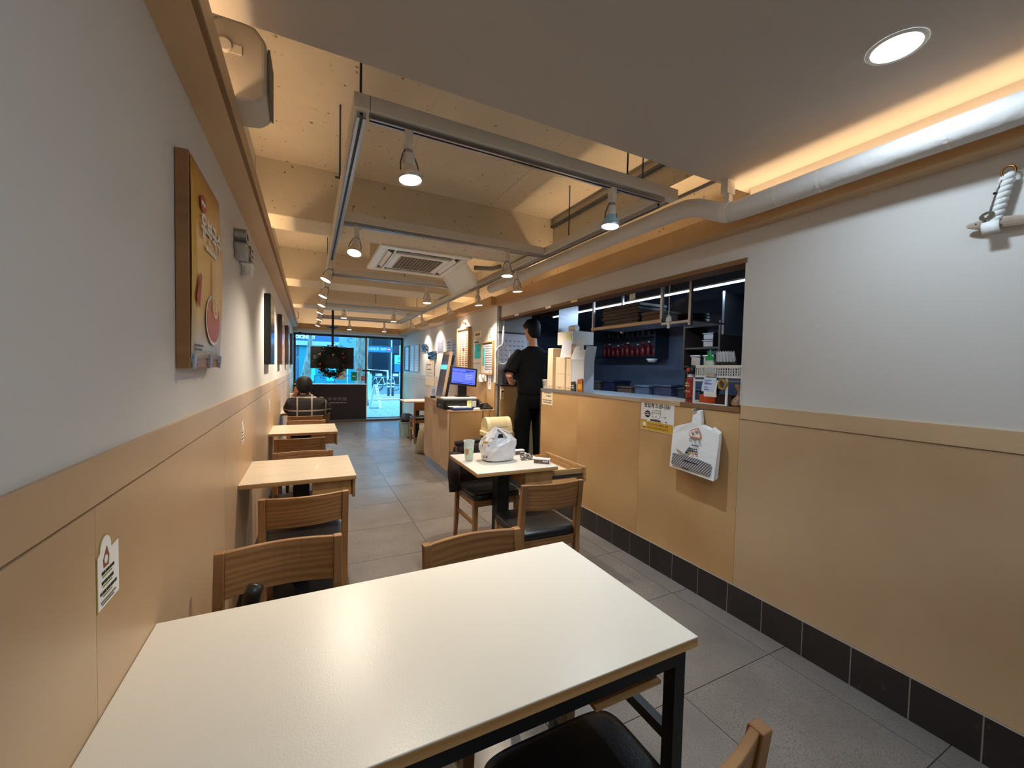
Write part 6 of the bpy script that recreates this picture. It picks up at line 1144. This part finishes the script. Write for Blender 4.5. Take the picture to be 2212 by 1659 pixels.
text('MEDICINE BY', 0.27, mat('white_sign', (250, 252, 252), 0.5), fb, (-1.0, 0.13, 3.0), R_F, ext=0.02, align='LEFT', bold=0.012, sx=0.80)
for (x0, x1, z0, z1) in ((-1.6, -0.62, 1.95, 2.6), (-1.6, -0.62, 0.3, 1.8), (-3.0, -1.7, 0.3, 2.6)):
    w_o = box('window', x0, x1, 0.2, 0.299, z0, z1, pane_m, fb); box('pane', x0+0.05, x1-0.05, 0.19, 0.1995, z0+0.05, z1-0.05, pane_m, w_o)
for x in (-0.2, 0.9): box('poster', x, x+0.5, 0.205, 0.2195, 0.5, 1.25, mat('aqua_poster', (60, 190, 200), 0.5), fb)
fb2 = thing('corner_building', 'grey blue office building beyond the car park exit', 'building', (0, 34, -0.06)); box('wall', 1.0, 9.5, 0, 6, 0, 9, fac_d, fb2)
for i in range(5):
    for j in range(3):
        w_o = box('window', 1.5+1.5*i, 2.7+1.5*i, -0.05, -0.001, 0.8+2.4*j, 2.5+2.4*j, mat('dark_pane', (24, 34, 50), 0.3, spec=0.2), fb2)
bs1 = thing('hanging_banner', 'tall pale banner with dark letters beside the tree', 'banner', (1.9, 24.5, 2.02)); box('cloth', -0.45, 0.45, 0, 0.03, -0.1, 1.1, mat('banner_pale', (96, 136, 152), 0.7), bs1); text('C', 0.4, mat('banner_ink', (40, 90, 120), 0.6), bs1, (0.1, -0.01, 0.75), R_F); text('L', 0.4, MATS['banner_ink'], bs1, (0.1, -0.01, 0.25), R_F); B().cyl((0.0, 0.02, -2.36), (0, 0.02, -0.1), 0.03).obj('pole', alu, bs1)
bark = mat('plane_bark', (128, 124, 118), 0.9, noise=(14.0, 0.65, (1, 1, 0.3)), bump=(18, 0.8))
tr = thing('street_tree', 'thick mottled tree trunk standing on the pavement outside', 'tree', (1.60, 15.0, -0.036)); B().limb([((0, 0, 0), 0.30), ((0.0, 0, 0.3), 0.24), ((0.01, 0, 1.2), 0.21), ((0.03, 0, 2.2), 0.22), ((0.1, 0.05, 3.2), 0.2)], 16).obj('trunk', bark, tr, smooth=True); B().limb([((0.08, 0.05, 3.0), 0.13), ((-0.5, 0.1, 4.2), 0.08), ((-0.9, 0.1, 5.2), 0.04)], 10).obj('branch', bark, tr, smooth=True); B().limb([((0.1, 0.05, 3.1), 0.13), ((0.7, 0.0, 4.3), 0.08)], 10).obj('branch', bark, tr, smooth=True)
tr2 = thing('street_tree', 'slender leaning tree trunk outside the left of the window', 'tree', (-0.15, 16.2, -0.036)); B().limb([((-0.12, 0, 0), 0.22), ((0.03, 0, 0.9), 0.17), ((0.12, 0, 1.6), 0.12), ((0.16, 0, 2.2), 0.07), ((0.22, 0, 3.2), 0.05)], 14).obj('trunk', bark, tr2, smooth=True); B().limb([((0.18, 0, 2.5), 0.05), ((0.7, 0, 3.6), 0.03)], 8).obj('branch', bark, tr2, smooth=True)
bsn = thing('exit_sign', 'long blue car park exit sign reading OUT with a red disc', 'sign', (3.26, 22.0, 2.25)); box('board', -0.66, 0.64, -0.02, 0.02, -0.14, 0.14, mat('sign_bright_blue', (30, 110, 220), 0.5), bsn); text('나오는곳  OUT', 0.16, paper, bsn, (-0.12, -0.025, 0.0), R_F, sx=0.9); ell(0.46, 0, 0.09, 0.09, 0.021, 0.026).obj('red_disc', mat('sign_red', (220, 70, 80), 0.5), bsn, rot=R_F); B().box(0.40, 0.52, -0.032, -0.027, -0.018, 0.018).obj('disc_bar', paper, bsn)
for x in (-0.6, 0.6): B().cyl((x, 0.03, -2.31), (x, 0.03, 0.5), 0.03, n=10).obj('post', alu, bsn)
bd2 = thing('stop_sign_board', 'cyan route board above a blue panel by the road', 'sign', (4.30, 22.0, 1.5)); box('upper_board', -0.28, 0.28, -0.02, 0.02, 0.02, 0.47, mat('route_cyan', (110, 210, 220), 0.5), bd2); box('lower_board', -0.28, 0.28, -0.02, 0.02, -0.42, 0.0, mat('route_blue', (40, 110, 200), 0.5), bd2); text('87', 0.26, mat('route_ink', (30, 80, 120), 0.6), bd2, (0, -0.022, 0.30), R_F); box('route_bar', -0.15, 0.15, -0.024, -0.021, 0.06, 0.11, MATS['route_ink'], bd2); B().cyl((0, 0.03, -1.56), (0, 0.03, 1.0), 0.03).obj('post', alu, bd2)
for k, x in enumerate((3.42, 3.62)):
    t = thing('street_bollard', ('left', 'right')[k] + ' of two dark striped bollards at the pavement edge', 'bollard', (x, 20.2, -0.056), (0, 0, 0), 'striped bollards'); B().lathe([(0.06, 0), (0.06, 0.75), (0.04, 0.80), (0, 0.82)], 14).obj('post', mat('bollard_dark', (40, 50, 66), 0.5), t)
    for z in (0.42, 0.58): B().lathe([(0.0615, z), (0.0615, z+0.06)], 14).obj('reflective_band', paper, t)
fn = thing('street_railing', 'low dark street railing across the road', 'railing', (0, 23.0, -0.06)); b = B()
for z in (0.35, 0.85): b.box(0.2, 6.0, -0.02, 0.02, z, z+0.05)
b.obj('rails', mat('rail_grey', (60, 84, 104), 0.5), fn)
for k in range(7): box('post', 0.2+0.95*k, 0.26+0.95*k, -0.03, 0.03, 0, 0.9, MATS['rail_grey'], fn)
def bike(lab, x, y, rz):
    t = thing('bicycle', lab, 'bicycle', (x, y, -0.055), (0, 0, rz), 'bicycles parked across the road')
    for wx in (-0.5, 0.5):
        w_ = B().tube([(wx+0.32*math.cos(2*PI*k/24), 0, 0.33+0.32*math.sin(2*PI*k/24)) for k in range(24)], 0.02, 6, True).obj('wheel', black_p, t)
        b = B()
        for k in range(6): b.tube([(wx, 0, 0.33), (wx+0.31*math.cos(PI*k/3), 0, 0.33+0.31*math.sin(PI*k/3))], 0.004, 4)
        b.obj('spokes', alu, w_)
    b = B()
    for p, q in (((-0.5, 0, 0.33), (-0.2, 0, 0.80)), ((-0.5, 0, 0.33), (-0.1, 0, 0.33)), ((-0.1, 0, 0.33), (-0.2, 0, 0.80)), ((-0.1, 0, 0.33), (0.38, 0, 0.78)), ((-0.2, 0, 0.78), (0.38, 0, 0.82)), ((0.5, 0, 0.33), (0.37, 0, 0.95))): b.tube([p, q], 0.02, 8)
    b.obj('frame', mat('bike_paint', (190, 210, 216), 0.4), t); B().limb([((-0.30, 0, 0.86), 0.05, 0.03), ((-0.1, 0, 0.87), 0.03, 0.03)], 8).obj('saddle', black_p, t); B().tube([(0.36, -0.25, 0.98), (0.36, 0, 0.96), (0.36, 0.25, 0.98)], 0.014, 6).obj('handlebar', black_p, t); B().box(0.42, 0.68, -0.15, 0.15, 0.80, 1.0).obj('basket', white_p, t)
bike('pale bicycle parked left across the road', 3.0, 23.9, 0.3); bike('pale bicycle parked right across the road', 4.1, 25.0, -0.3)
af = thing('pavement_sign', 'white folding sign board standing on the pavement outside the door', 'sign board', (1.95, 14.0, -0.016), (0, 0, 1.25))
for s in (-1, 1): o = B().box(-0.2, 0.2, -0.012, 0.012, 0, 0.78).obj('board', white_p, af); o.location = (0, s*0.17, 0); o.rotation_euler = (s*0.19, 0, 0)
bars([(-0.15, 0.15, 0.7-0.1*k, 0.03) for k in range(5)], ink_g, af).matrix_local = Matrix.Translation((0, -0.184, 0.0)) @ Matrix.Rotation(-0.19, 4, 'X') @ Euler(R_F).to_matrix().to_4x4()
gt = thing('white_gate_post', 'white steel gate arm frame beyond the pavement', 'gate', (2.6, 21.0, -0.056)); B().tube([(0, 0, 0), (0, 0, 1.25), (0.9, 0, 1.2), (0.95, 0, 0)], 0.05, 8).obj('frame', white_p, gt); box('box', -0.14, 0.14, -0.1, 0.1, 0, 1.05, mat('gate_grey', (150, 170, 180), 0.5), gt)
# buildings flanking the shop so daylight only comes from the street
struct(box('wall_neighbour_left', -14, XL-0.13, 10.9, 11.0, -0.06, 5, fac), 'neighbouring shop front to the left'); struct(box('wall_neighbour_right', 2.41, 18, 10.9, 11.0, -0.06, 5, fac), 'neighbouring shop front to the right')
